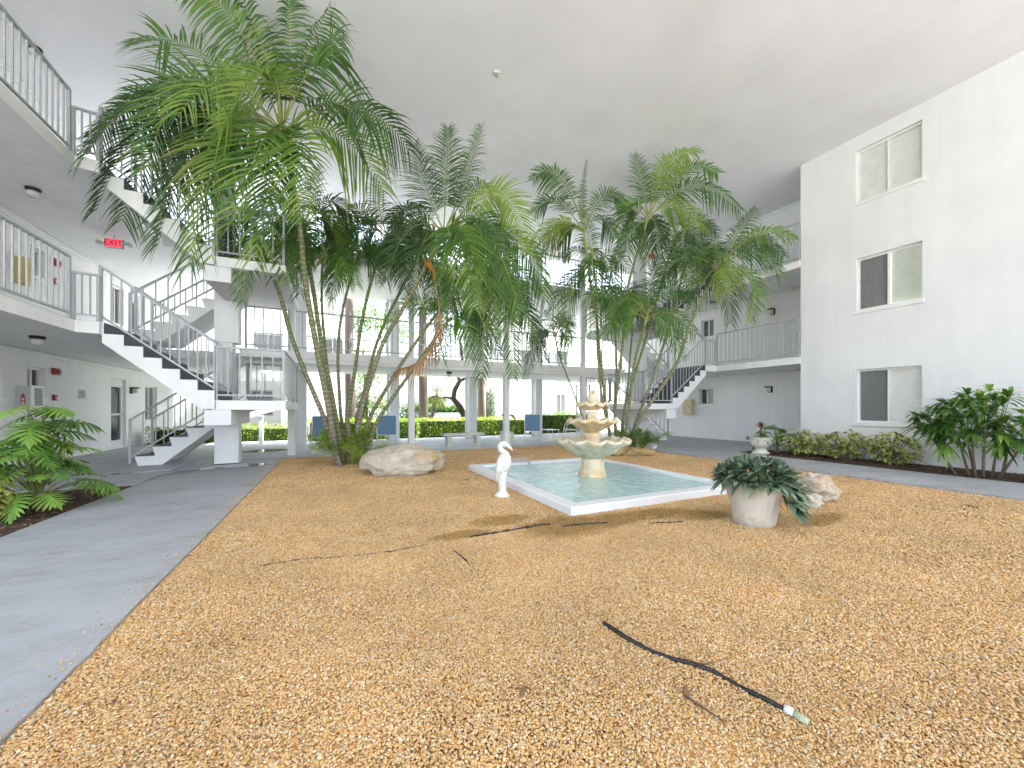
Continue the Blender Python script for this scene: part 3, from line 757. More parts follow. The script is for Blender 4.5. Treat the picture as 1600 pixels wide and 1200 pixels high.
# ---- gallery bridge
gbk = thing('gallery_bridge', 'two-storey white gallery bridging the wings at the rear', 'building', (4, 13, 0))
CXS = (-.95, 2.05, 5.05, 8.05)
for zt in (2.7, 5.4):
    obj('bridge_slab', MB().box(-.946, 8.746, BF, BB, zt-.2, zt), M['slab'], gbk, bevel=.008)
    obj('edge_beam', MB().box(-.94, 8.74, BF+.035, BF+.2, zt-.3, zt-.203), M['slab'], gbk)
    for i in range(4):
        xa = CXS[i]+.1; xb = CXS[i+1]-.1 if i < 3 else 8.72
        railing(gbk, (xa,BF+.09,zt), (xb,BF+.09,zt), .147, posts=(0,0), mid=None)
        railing(gbk, (xa,BB-.09,zt), (xb,BB-.09,zt), .16, posts=(0,0), mid=.45)
for x in CXS:
    z = .0
    obj('column', MB().box(x-.085,x+.085,BF+.1,BF+.27,0,2.4), M['column'], gbk, bevel=.008)
    obj('column', MB().box(x-.07,x+.07,BF+.12,BF+.26,2.703,5.1), M['column'], gbk, bevel=.008)
    obj('column', MB().box(x-.07,x+.07,BF+.12,BF+.26,5.403,ROOF-.003), M['column'], gbk, bevel=.008)
    for z0, z1 in ((0,2.497),(2.703,5.197),(5.403,ROOF-.003)):
        obj('column', MB().box(x-.16,x+.16,BB-.55,BB-.2,z0,z1), M['column'], gbk, bevel=.008)
        obj('downpipe', MB().tube([(x-.22,BB-.3,z0),(x-.22,BB-.3,z1)], .04, 10), M['column'], gbk, smooth=True)

# ---- staircases
MXC = 7.8
def staircase(label, right, z0):
    fx = (lambda x: MXC-x) if right else (lambda x: x)
    st = thing('staircase', label, 'staircase', (fx(-2.4), 10.3, z0), 'courtyard staircases')
    zl, zt = z0+1.4, z0+2.7
    zb = z0+.035 if z0 == 0 else z0+.004
    def bx(x0,x1,y0,y1,a,b,name,m,bev=.006,par=st): return obj(name, MB().box(fx(x0),fx(x1),y0,y1,a,b), m, par, bevel=bev)
    # upper flight (walkway down to landing)
    X0, TR, RI = -3.52, .2533, (zt-zl)/7
    prof = [(X0-.02, zt-.003)]
    for i in range(7):
        x = X0+i*TR; prof += [(x, zt-i*RI-(.003 if i == 0 else 0)), (x, zt-(i+1)*RI)]
    prof += [(X0+6*TR+.02, zl), (X0+6*TR+.02, zl-.16), (X0+5.2*TR, zl-.16), (X0-.02, zt-.2-.14)]
    obj('flight', MB().prism([(fx(x),z) for x,z in prof], 'y', 8.80, 10.15), M['slab'], st)
    for i in range(7):
        x = X0+i*TR
        sb = MB(); sb.box(fx(x+.002),fx(x+.012),8.80+.006,10.14,zt-(i+1)*RI+.014,zt-i*RI+.004)
        if i < 6: sb.box(fx(x+.002),fx(x+TR+.012),8.80+.006,10.14,zt-(i+1)*RI+.003,zt-(i+1)*RI+.012)
        obj('step', sb, M['step'], st)
    # lower flight (floor up to landing)
    Y0, T2, R2 = -3.75, .283, (zl-zb)/7
    prof = [(Y0+.02, zb)]
    for j in range(7):
        x = Y0+j*T2; prof += [(x-.03, zb+(j+1)*R2), (x+T2+.02 if j < 6 else x+.1, zb+(j+1)*R2)] if j < 6 else [(x, zl-.003), (x+.1, zl-.003)]
    prof += [(Y0+6*T2+.1, zl-.18), (Y0+6*T2-.05, zl-.3), (Y0+.42, zb)]
    obj('flight', MB().prism([(fx(x),z) for x,z in prof], 'y', 10.65, 11.85), M['slab'], st)
    for j in range(6):
        x = Y0+j*T2
        obj('step', MB().box(fx(x-.028),fx(x+T2-.03),10.66,11.84,zb+(j+1)*R2+.003,zb+(j+1)*R2+.012), M['step'], st)
    # landing, beam, columns
    bx(-2.0,-.85,8.80,11.9,zl-.18,zl,'landing',M['slab'])
    bx(-1.98,-.87,8.83,11.88,zl+.003,zl+.006,'landing_floor',M['step'],0)
    bx(-2.16,-1.75,8.815,10.62,zl-.47,zl-.183,'landing_beam',M['slab'])
    bx(-2.34,-1.9,10.26,10.6,z0+(.035 if z0 == 0 else 0),zl-.473,'column',M['column'])
    bx(-2.34,-2.01,10.26,10.6,zl-.47,2.697 if z0 == 0 else ROOF-.004,'column',M['column'])
    # railings
    P = lambda x,y,z: (fx(x),y,z)
    for y in (8.84, 10.1): railing(st, P(X0-.05,y,zt+.02), P(X0+6*TR,y,zl+.12), .1267, h=.95, low=.1, name='stair_railing')
    for y in (10.7, 11.8): railing(st, P(Y0-.12,y,zb+.05), P(Y0+6*T2+.05,y,zl-.02+.12), .2, h=.92, low=.12, name='stair_railing')
    railing(st, P(-1.98,8.84,zl), P(-.89,8.84,zl), .17, h=1.0, name='landing_railing')
    railing(st, P(-.89,8.84,zl), P(-.89,11.0,zl), .14, h=1.0, posts=(0,1), name='landing_railing')
    railing(st, P(-1.98,11.86,zl), P(-.89,11.86,zl), .17, h=1.0, name='landing_railing')
    return st
staircase('white ground-floor staircase on the left with slate steps', False, 0)
staircase('white staircase on the left climbing from second to third floor', False, 2.7)
staircase('white ground-floor staircase on the right behind the palms', True, 0)
staircase('white staircase on the right climbing from second to third floor', True, 2.7)

# ---- outer buildings behind the bridge
def outer(label, x0, x1, y, h, wins, loc):
    b = thing('outer_building', label, 'building', loc)
    obj('wall', MB().box(x0, x1, y, y+9, -.05, h), M['outer'], b)
    for (a, c, z0, z1) in wins:
        w = MB(); fw = .05
        w.box(a,a+fw,y-.05,y-.004,z0,z1); w.box(c-fw,c,y-.05,y-.004,z0,z1); w.box(a+fw,c-fw,y-.05,y-.004,z0,z0+fw); w.box(a+fw,c-fw,y-.05,y-.004,z1-fw,z1); w.box((a+c)/2-.02,(a+c)/2+.02,y-.045,y-.004,z0+fw,z1-fw)
        wo = obj('window', w, M['metal'], b)
        obj('pane', MB().quad((a+fw,y-.02,z0+fw),(c-fw,y-.02,z0+fw),(c-fw,y-.02,z1-fw),(a+fw,y-.02,z1-fw)), M['glass'], wo)
        obj('curtain', MB().quad((a+fw,y-.006,z0+fw),(c-fw,y-.006,z0+fw),(c-fw,y-.006,z1-fw),(a+fw,y-.006,z1-fw)), M['screen'], wo)
    obj('roof_edge', MB().box(x0-.15, x1+.15, y-.15, y+9.1, h+.004, h+.2), M['slab'], b)
    return b
ob = outer('white outer block beyond the left end of the gallery', -12, 1.0, 21.5, 7.6, [(-3.6,-2.6,.9,2.1),(-3.4,-2.2,3.4,4.8),(-.5,.5,3.6,4.8)], (-5,21.5,0))
# outside stair of the left block
so = MB(); so.prism([(-4.9,.3),(-1.75,1.35),(-1.75,1.62),(-4.9,.57)], 'y', 20.3, 20.4); so.prism([(-4.9,4.9),(-1.75,3.3),(-1.75,2.9),(-4.9,4.5)], 'y', 20.3, 20.4)
so.box(-1.75,-1.55,20.2,21.4,0,7.2); so.box(-4.9,-1.75,20.31,21.4,2.5,2.7)
obj('outside_stair', so, M['slab'], ob)
outer('bright white outer block behind the right end of the gallery', 9.3, 19, 20, 7.6, [(12.35,13.05,.55,2.15),(10,11,3.6,4.7),(12.4,13.2,3.5,4.8)], (13,20,0))
gd = thing('glass_door', 'pale glazed patio door behind the fountain finial', 'door', (11.15,15.4,0))
mb = MB()
for a in (10.75,11.12,11.50): mb.box(a-.03,a+.03,15.42,15.47,.03,2.42)
mb.box(10.72,11.53,15.42,15.47,2.36,2.42); mb.box(10.78,11.47,15.42,15.47,.9,.97)
obj('frame', mb, M['metal'], gd)
for a, b in ((10.78,11.09),(11.15,11.47)): obj('pane', MB().quad((a,15.445,.05),(b,15.445,.05),(b,15.445,2.36),(a,15.445,2.36)), M['glass'], gd)

# ================================================================== FITTINGS
def ceiling_light(x, y, z, label):
    t = thing('ceiling_light', label, 'light', (x,y,z), 'round walkway ceiling lights')
    obj('mount', MB().lathe([(.10,0),(.10,-.02),(.085,-.05)], (x,y,z-.004), 20), M['black'], t)
    obj('globe', MB().lathe([(.075,-.05),(.085,-.085),(.07,-.13),(.035,-.155),(.005,-.16)], (x,y,z-.006), 20), M['lamp_glass'], t, smooth=True)
ceiling_light(-4.87, 9.85, 5.2, 'ceiling light under the left third-floor walkway')
ceiling_light(-4.62, 9.45, 2.5, 'ceiling light under the left second-floor walkway')
ceiling_light(-5.07, 10.3, ROOF, 'ceiling light over the left third-floor walkway near the roof')
ceiling_light(3.6, 12.7, 2.5, 'ceiling light under the rear gallery bridge')
ceiling_light(12.75, 9.6, 5.2, 'ceiling light under the right third-floor walkway')
def wall_lamp(x, y, z, nx, label):
    t = thing('wall_lamp', label, 'lamp', (x,y,z), 'box wall lamps')
    mb = MB(); mb.box(min(x+nx*.003,x+nx*.03),max(x+nx*.003,x+nx*.03),y-.07,y+.07,z-.12,z+.09); mb.box(min(x+nx*.03,x+nx*.2),max(x+nx*.03,x+nx*.2),y-.09,y+.09,z+.05,z+.09)
    obj('bracket', mb, M['black'], t)
    obj('globe', MB().box(min(x+nx*.06,x+nx*.17),max(x+nx*.06,x+nx*.17),y-.05,y+.05,z-.10,z+.048), M['lamp_glass'], t, bevel=.01)
wall_lamp(LW, 16.35, 1.84, 1, 'black wall lamp beside the glazed door on the left')
wall_lamp(RW, 8.14, 1.92, -1, 'black wall lamp low on the right wing, ground floor')
wall_lamp(RW, 8.05, 4.59, -1, 'black wall lamp above the right second-floor railing')
def text(name, s, size, loc, rot, m, parent, ext=.004):
    c = bpy.data.curves.new(name, 'FONT'); c.body = s; c.size = size; c.align_x = 'CENTER'; c.align_y = 'CENTER'; c.extrude = ext; c.offset = size*.012
    c.materials.append(m)
    o = bpy.data.objects.new(name, c); COL.objects.link(o); o.location = loc; o.rotation_euler = rot
    o.parent = parent
    if parent.type == 'EMPTY': o.matrix_parent_inverse = Matrix.Translation(-parent.location)
    return o
def exit_sign(p, ang, label, z_top):
    t = thing('exit_sign', label, 'exit sign', p, 'exit signs')
    d = Vector((math.cos(ang), math.sin(ang), 0)); n = Vector((math.sin(ang), -math.cos(ang), 0)); P = Vector(p)
    def slab(c, w, th, h): 
        mb = MB(); mb.bar(c-d*w/2, c+d*w/2, th, h); return mb
    obj('housing', slab(P, .34, .06, .21), M['grey_box'], t, bevel=.006)
    obj('face', slab(P+n*.034, .29, .006, .18), M['exit'], t)
    text('lettering', 'EXIT', .165, P+n*.039, (R(90),0,ang), M['exit_txt'], t, .002)
    for s in (-1,1):
        mb = MB().bar(P+d*s*.17, P+d*s*.24, .03, .03); mb.tube([P+d*s*.27-n*.05, P+d*s*.27+n*.05], .045, 12)
        obj('emergency_head', mb, M['grey_box'], t)
    obj('stem', MB().tube([P+Vector((0,0,.1)), Vector((P.x,P.y,z_top-.003))], .012, 8), M['grey_box'], t)
exit_sign((-4.5,11.7,5.0), R(-8), 'lit red EXIT sign hanging under the left third-floor walkway', 5.2)
exit_sign((12.35,12.2,7.75), R(-14), 'red EXIT sign glimpsed through the right palms near the ceiling', ROOF)
# fire extinguisher cabinet, alarm, pull station, notice (left, ground floor)
t = thing('extinguisher_cabinet', 'grey fire extinguisher cabinet on the left ground-floor wall', 'cabinet', (LW,11.6,1.26))
obj('box', MB().box(LW+.003,LW+.22,11.42,11.78,1.26,1.72), M['grey_box'], t, bevel=.01)
obj('door', MB().box(LW+.223,LW+.245,11.41,11.79,1.25,1.73), M['alu'], t, bevel=.006)
obj('pane', MB().box(LW+.246,LW+.249,11.48,11.72,1.30,1.68), M['metal_dark'], t)
ic = MB(); yi = 11.418
ic.box(LW+.075,LW+.145,yi-.003,yi,1.33,1.50); ic.box(LW+.085,LW+.135,yi-.003,yi,1.501,1.53); ic.box(LW+.10,LW+.12,yi-.003,yi,1.531,1.56)
obj('extinguisher_mark', ic, M['red'], t)
pr = MB()
for z in (1.345,1.375,1.42,1.45): pr.box(LW+.09,LW+.13,yi-.005,yi-.0035,z,z+.016)
obj('lettering', pr, M['white_txt'], t)
def alarm(y, z, label):
    t = thing('fire_alarm_horn', label, 'alarm', (LW,y,z), 'fire alarm horns')
    obj('body', MB().box(LW+.003,LW+.07,y-.10,y+.10,z-.08,z+.08), M['red'], t, bevel=.012)
    obj('strobe', MB().box(LW+.071,LW+.11,y-.05,y+.05,z-.05,z+.05), M['red'], t, bevel=.015)
alarm(12.62, 2.11, 'red fire alarm horn beside the left ground-floor window'); alarm(12.62, 4.66, 'red fire alarm horn on the left second-floor wall')
def pull(y, z, label):
    t = thing('fire_pull_station', label, 'alarm', (LW,y,z), 'fire alarm pull stations')
    obj('body', MB().box(LW+.003,LW+.05,y-.055,y+.055,z-.07,z+.07), M['red'], t, bevel=.006)
    obj('handle', MB().box(LW+.051,LW+.065,y-.02,y+.045,z-.045,z+.02), M['white_txt'], t)
pull(12.6, 1.5, 'small red pull station below the ground-floor alarm horn'); pull(12.6, 4.22, 'small red pull station on the left second-floor wall')
t = thing('notice_sign', 'small grey notice plate on the left ground-floor wall', 'sign', (LW,13.7,1.5))
obj('plate', MB().box(LW+.003,LW+.012,13.55,13.86,1.5,1.73), M['notice'], t)
pr = MB()
for k, (a, b) in enumerate(((13.6,13.81),(13.62,13.79),(13.6,13.81),(13.64,13.77),(13.6,13.8))): pr.box(LW+.0125,LW+.0135,a,b,1.69-k*.036,1.705-k*.036)
obj('lettering', pr, M['dark_txt'], t)
t = thing('utility_box', 'mustard utility box on the left second-floor wall', 'box', (LW,11.47,3.85)); obj('body', MB().box(LW+.003,LW+.16,11.38,11.56,3.82,4.38), M['yellow_box'], t, bevel=.008); obj('latch', MB().box(LW+.161,LW+.17,11.45,11.49,4.1,4.13), M['metal_dark'], t)
t = thing('utility_box', 'beige utility box behind the right staircase', 'box', (RW,11.4,1.0)); obj('body', MB().box(RW-.18,RW-.003,11.22,11.67,.98,1.61), M['beige'], t, bevel=.01); obj('latch', MB().box(RW-.19,RW-.181,11.3,11.33,1.25,1.33), M['metal_dark'], t); obj('conduit', MB().tube([(RW-.09,11.45,1.61),(RW-.09,11.45,2.4)], .02, 8), M['slab'], t)
tag(obj('wall_vent', MB().tube([(RW-.03,8.93,.17),(RW-.003,8.93,.17)], .065, 18), M['metal_dark']), 'round dark vent low on the right wing wall', 'vent')

# ================================================================== POOL AND FOUNTAIN
x0,x1,y0,y1 = POOL
pl = thing('fountain_pool', 'square shallow pool with a low white rim', 'pool', ((x0+x1)/2,(y0+y1)/2,0))
def rim_mesh():
    mb = MB(); n = 40; W = .2; zt = .1
    cor = [(x0,y0),(x1,y0),(x1,y1),(x0,y1)]; inn = [(x0+W,y0+W),(x1-W,y0+W),(x1-W,y1-W),(x0+W,y1-W)]
    def wob(p): return .008*noise.noise(Vector((p[0]*1.7,p[1]*1.7,2)))
    loops = []
    for prof in ((0,-.1),(0,zt-.012),(.012,zt),(W-.015,zt),(W,zt-.015),(W,-.32)):
        ring_ = []
        for e in range(4):
            for k in range(n):
                f = k/n; a, b = cor[e], cor[(e+1)%4]; c, d = inn[e], inn[(e+1)%4]
                q = prof[0]/W
                x = (a[0]+(b[0]-a[0])*f)*(1-q)+(c[0]+(d[0]-c[0])*f)*q; y = (a[1]+(b[1]-a[1])*f)*(1-q)+(c[1]+(d[1]-c[1])*f)*q
                w = wob((x,y)); ring_.append((x+w, y+w*.7, prof[1]+(w*.6 if prof[1] > .05 else 0)))
        loops.append(ring_)
    m = 4*n
    vs = [p for l in loops for p in l]; fs = []
    for i in range(len(loops)-1):
        for k in range(m): fs.append((i*m+k, i*m+(k+1)%m, (i+1)*m+(k+1)%m, (i+1)*m+k))
    return mb.add(vs, fs)
obj('rim', rim_mesh(), M['rim'], pl)
obj('basin', MB().quad((x0+.15,y0+.15,-.30),(x1-.15,y0+.15,-.30),(x1-.15,y1-.15,-.30),(x0+.15,y1-.15,-.30)), M['pool_floor'], pl)
tag(obj('pool_water', MB().quad((x0+.17,y0+.17,.052),(x1-.17,y0+.17,.052),(x1-.17,y1-.17,.052),(x0+.17,y1-.17,.052)), M['water']), kind='structure')
sp = thing('water_spout', 'small grey spout bending over the far pool rim', 'spout', (3.62,7.25,.1))
obj('pipe', MB().tube([(3.35,7.34,.14),(3.6,7.33,.16),(3.72,7.28,.16),(3.78,7.2,.13),(3.79,7.17,.07)], .02, 10), M['metal'], sp, smooth=True)
obj('block', MB().box(3.3,3.5,7.27,7.4,.102,.17), M['metal'], sp, bevel=.02)

FX, FY = 4.2, 5.55
ft = thing('fountain', 'three-tier sandstone-coloured fountain with scalloped bowls in the pool', 'fountain', (FX,FY,-.3))
def scal(n, amp, zamp, rmin, rmax):
    def fn(r, z, th):
        k = max(0, min(1, (r-rmin)/(rmax-rmin)))
        s = abs(math.cos(n*th/2))
        return r*(1+amp*(s-.5)*k), z+zamp*(.5-s)*k*k*1.0
    return fn
def bowl(z, r, h, n, mname, label):
    out = [(.07+r*.12,-h),(r*.42,-h*.86),(r*.66,-h*.58),(r*.84,-h*.25),(r*.97,-.045),(r*1.0,-.012),(r*.985,.012),(r*.93,.018),(r*.86,-.01),(r*.78,-h*.22),(r*.55,-h*.5),(r*.2,-h*.62)]
    o = obj('bowl', MB().lathe(out, (FX,FY,z), 96, scal(n,.10,.05,r*.25,r)), [M[mname]], ft, smooth=True, fix=True)
    return o
obj('pedestal', MB().lathe([(.24,0),(.235,.30),(.24,.36),(.215,.45),(.19,.56),(.2,.62),(.19,.67)], (FX,FY,-.30), 40, lambda r,z,th:(r*(1+.05*math.cos(8*th)+.02*math.sin(13*th+z*9)),z)), M['fountain'], ft, smooth=True)
bowl(.70, .66, .34, 12, 'fountain_pale', '')
obj('stem', MB().lathe([(.17,0),(.15,.06),(.13,.14),(.125,.22),(.15,.27),(.16,.34)], (FX,FY,.48), 32, lambda r,z,th:(r*(1+.06*math.cos(6*th)),z)), M['fountain'], ft, smooth=True)
bowl(1.05, .44, .22, 10, 'fountain', '')
obj('stem', MB().lathe([(.14,0),(.12,.05),(.09,.14),(.085,.2),(.11,.27)], (FX,FY,.92), 32, lambda r,z,th:(r*(1+.06*math.cos(6*th)),z)), M['fountain'], ft, smooth=True)
bowl(1.335, .28, .13, 8, 'fountain', '')
obj('finial', MB().lathe([(.07,0),(.06,.03),(.085,.07),(.098,.11),(.09,.16),(.065,.205),(.07,.225),(.045,.235),(.02,.24),(.004,.235)], (FX,FY,1.30), 32, lambda r,z,th:(r*(1+.12*max(0,z-.16)/.08*math.cos(5*th)),z+(.03*math.cos(5*th) if z > .21 else 0))), M['fountain'], ft, smooth=True)
dm = MB(); rn = random.Random(3)
for (r, z, n) in ((.68,.66,12),(.45,1.02,10),(.285,1.31,8)):
    for k in range(n):
        th = 2*math.pi*(k+.5)/n
        if rn.random() < .25: continue
        zb = .06 if r > .5 else (.72 if r > .4 else 1.06)
        xx, yy = FX+r*math.cos(th), FY+r*math.sin(th)
        dm.tube([(xx,yy,z),(xx+.01*math.cos(th),yy+.01*math.sin(th),(z+zb)/2),(xx+.015*math.cos(th),yy+.015*math.sin(th),zb)], [.004,.0028,.002], 5)
obj('water_drips', dm, M['drip'], ft)

# ---- egret statue
def egret():
    c = Vector((2.19, 4.98, 0)); rt = Vector((CA, -SA, 0)); k = 1/807.
    P = lambda x, y: c + rt*((x-600)*k) + Vector((0,0,(700-y)*k))
    mb = MB()
    mb.tube([P(600,705),P(600,690),P(602,670),P(604,650),P(606,620)], [.112,.108,.085,.058,.045], 20)
    mb.tube([P(604,650),P(600,590),P(597,520),P(598,470),P(596,430)], [.058,.055,.058,.068,.075], 16)
    mb.tube([P(532,530),P(540,500),P(560,440),P(585,390),P(603,340),P(605,290),P(592,245),P(580,228)], [.012,.03,.06,.086,.094,.082,.05,.02], 20, sq=(1,.9))
    mb.tube([P(610,390),P(640,360),P(662,310),P(664,262),P(645,218),P(610,190),P(582,168),P(574,140),P(588,112),P(618,102),P(648,112)], [.066,.064,.056,.049,.044,.042,.041,.043,.047,.049,.040], 16)
    mb.tube([P(640,108),P(665,125),P(695,150),P(718,178)], [.036,.028,.020,.009], 12)
    nr = Vector((-SA,-CA,0))*.045
    for sgn in (1,-1):
        mb.tube([P(575,262)+nr*sgn,P(582,320)+nr*sgn*1.5,P(572,400)+nr*sgn*1.4,P(548,480)+nr*sgn*.8,P(534,540)+nr*sgn*.2], [.03,.055,.055,.034,.008], 16, sq=(1,.75))
    o = obj('egret_statue', mb, M['egret'])
    m = o.modifiers.new('remesh','REMESH'); m.mode = 'VOXEL'; m.voxel_size = .006; m.use_smooth_shade = True
    s = o.modifiers.new('smooth','SMOOTH'); s.iterations = 2; s.factor = .5
    tag(o, 'white egret statue standing on the gravel beside the pool', 'statue')
egret()

# ---- rocks
def rock(label, c, size, rot, seed, m, rough=.3, flat=.25, sub=5):
    bm = bmesh.new(); bmesh.ops.create_icosphere(bm, subdivisions=sub, radius=1)
    for v in bm.verts:
        d = v.co.normalized()
        q = noise.noise(d*1.1+Vector((seed,0,0)))*rough + noise.noise(d*2.6+Vector((0,seed,0)))*rough*.4 + abs(noise.noise(d*5.2+Vector((seed,seed,0))))*rough*-.35 + noise.noise(d*13)*.025 - .10*rough*max(0,noise.noise(Vector((d.x*2,d.y*2,d.z*9))+Vector((seed,0,0)))) + noise.noise(d*26)*.012
        # flatten facets a little
        cell = noise.cell(d*2.2+Vector((seed,3,1)))*.10*rough
        v.co = d*(1+q+cell)
    Mx = Matrix.Rotation(rot, 3, 'Z')
    for v in bm.verts:
        p = Vector((v.co.x*size[0]/2, v.co.y*size[1]/2, v.co.z*size[2]/2))
        p = Mx @ p
        v.co = p + Vector((c[0],c[1],c[2]+size[2]/2*(1-flat)))
        if v.co.z < -.03: v.co.z = -.03
    me = bpy.data.meshes.new('boulder'); bm.to_mesh(me); bm.free()
    me.polygons.foreach_set('use_smooth', [True]*len(me.polygons)); me.materials.append(M[m])
    o = bpy.data.objects.new('boulder', me); COL.objects.link(o)
    tag(o, label, 'rock', 'garden boulders')
rock('large pale limestone boulder in front of the left palm clump', (1.22,7.5,0), (1.5,.95,.64), -HEAD, 4.2, 'rock')
rock('honey-coloured lumpy rock behind the pool below the right palms', (6.75,7.95,0), (.72,.4,.48), -HEAD-.2, 9.7, 'rock_gold', .5)
rock('low honey-coloured rock trailing right of the lumpy one', (7.3,7.75,0), (.85,.38,.28), -HEAD-.25, 2.7, 'rock_gold', .45)
rock('pale angular rock just right of the cement planter', (6.05,2.95,0), (.56,.46,.42), .2, 13.1, 'rock', .45)
rock('small flat pale rock tucked behind the cement planter', (5.52,2.82,0), (.46,.32,.2), .4, 6.4, 'rock', .4)
rock('small white stone beside the right staircase column', (8.75,8.6,.02), (.3,.24,.2), .4, 16.4, 'rim', .25, .1, 4)

# ================================================================== PLANTS
ZUP = Vector((0,0,1))
VIEW = Vector((SA, CA, 0))
def strap(mb, p, d, l, w, droop, tint, prof=(.45,1,.8,0), wd=None, tip=None, fold=0):
    """one pointed leaf blade: strip of quads along a drooping midline"""
    d = d.normalized()
    a = wd if wd is not None else d.cross(ZUP)
    a = a - d*a.dot(d)
    if a.length < 1e-4: a = d.cross(Vector((1,0,0)))
    a.normalize()
    o = len(mb.v); n = len(prof)-1; nn = a.cross(d)
    if nn.z < 0: nn = -nn
    for i, k in enumerate(prof):
        s = i/n; c = p + d*(l*s) + Vector((0,0,-droop*l*s*s))
        if i == n and k == 0: mb.v.append(tuple(c))
        else:
            ww = a*(w*k/2)
            if fold:
                up = nn*(w*k*.5*fold)
                mb.v += [tuple(c-ww+up), tuple(c), tuple(c+ww+up)]
            else: mb.v += [tuple(c-ww), tuple(c+ww)]
    st = 3 if fold else 2
    for i in range(n):
        b = o+i*st; last = (i == n-1 and prof[-1] == 0)
        for k in range(st-1):
            if last: mb.f.append((b+k, b+k+1, o+n*st)); mb.m.append(0)
            else: mb.f.append((b+k, b+k+1, b+st+k+1, b+st+k)); mb.m.append(0)
    if mb.att is None: mb.att = []
    cnt = len(mb.v)-len(mb.att)
    mb.att += [tint]*cnt
    if tip is not None and prof[-1] == 0:
        mb.att[-1] = tip
        for q in range(st): mb.att[-2-q] = tint*.6+tip*.4

def bez(p, c, q, s): return p*((1-s)**2) + c*(2*s*(1-s)) + q*(s*s)
def frond(parent, p0, c, p2, L=.6, n=46, tint=.36, rnd=random, k_face=.6, lift=.30, droop=.30, dead=False, s0=.2, w=.042, tipc=None, jit=.06):
    """arching feather leaf: rachis plus two rows of leaflets, built as the parts frond > rachis"""
    mb = MB(); rc = MB()
    seg = 14
    ln = sum((bez(p0,c,p2,(i+1)/10)-bez(p0,c,p2,i/10)).length for i in range(10))*(1-s0)
    n = max(14, int(ln/(w*(1.42 if L > .8 else 1.2)))); ph = rnd.random()
    pts = [bez(p0,c,p2,i/seg) for i in range(seg+1)]
    rc.tube(pts, [.017*(1-i/seg*.85) for i in range(seg+1)], 5); rc.t(rnd.uniform(.35,.75) if not dead else 1.0)
    for i in range(n):
        s = s0+(1-s0)*(i+.5)/n; sp = (s-s0)/(1-s0)
        p = bez(p0,c,p2,s); T = (bez(p0,c,p2,min(1,s+.02))-bez(p0,c,p2,s-.02)).normalized()
        Sh = T.cross(ZUP)
        Si = T.cross(VIEW)
        if Sh.length < .15: Sh = Si.copy()
        Sh.normalize(); Si.normalize()
        if Sh.dot(Si) < 0: Sh = -Sh
        S = (Sh*(1-k_face)+Si*k_face).normalized()
        Nn = S.cross(T)
        if Nn.z < 0: Nn = -Nn
        l = L*(.55+.45*min(1,sp/.25))*(1-.62*max(0,sp-.35)/.65)
        al = R(20)+R(32)*sp
        for sd in (-1,1):
            ll = l*rnd.uniform(.8,1.1)
            d = S*sd*math.cos(al)+T*math.sin(al)+Nn*lift + Vector((rnd.gauss(0,jit),rnd.gauss(0,jit),rnd.gauss(0,jit)))
            tt = min(.74,max(0,tint+rnd.gauss(0,.07)))
            tp = None if rnd.random() > .05 else .9
            if tipc is not None and rnd.random() < tipc: tp = rnd.uniform(.8,1)
            strap(mb, p, d, ll, w*(1-.35*sp), droop*rnd.uniform(.7,1.3), tt if not dead else rnd.random(), (.5,1,.9,.6,0), T, tp, .25)
    f = obj('frond', mb, M['dead'] if dead else M['frond'], parent, fix=False)
    obj('rachis', rc, M['dead'] if dead else M['rachis'], f, smooth=True, fix=False)
    return f

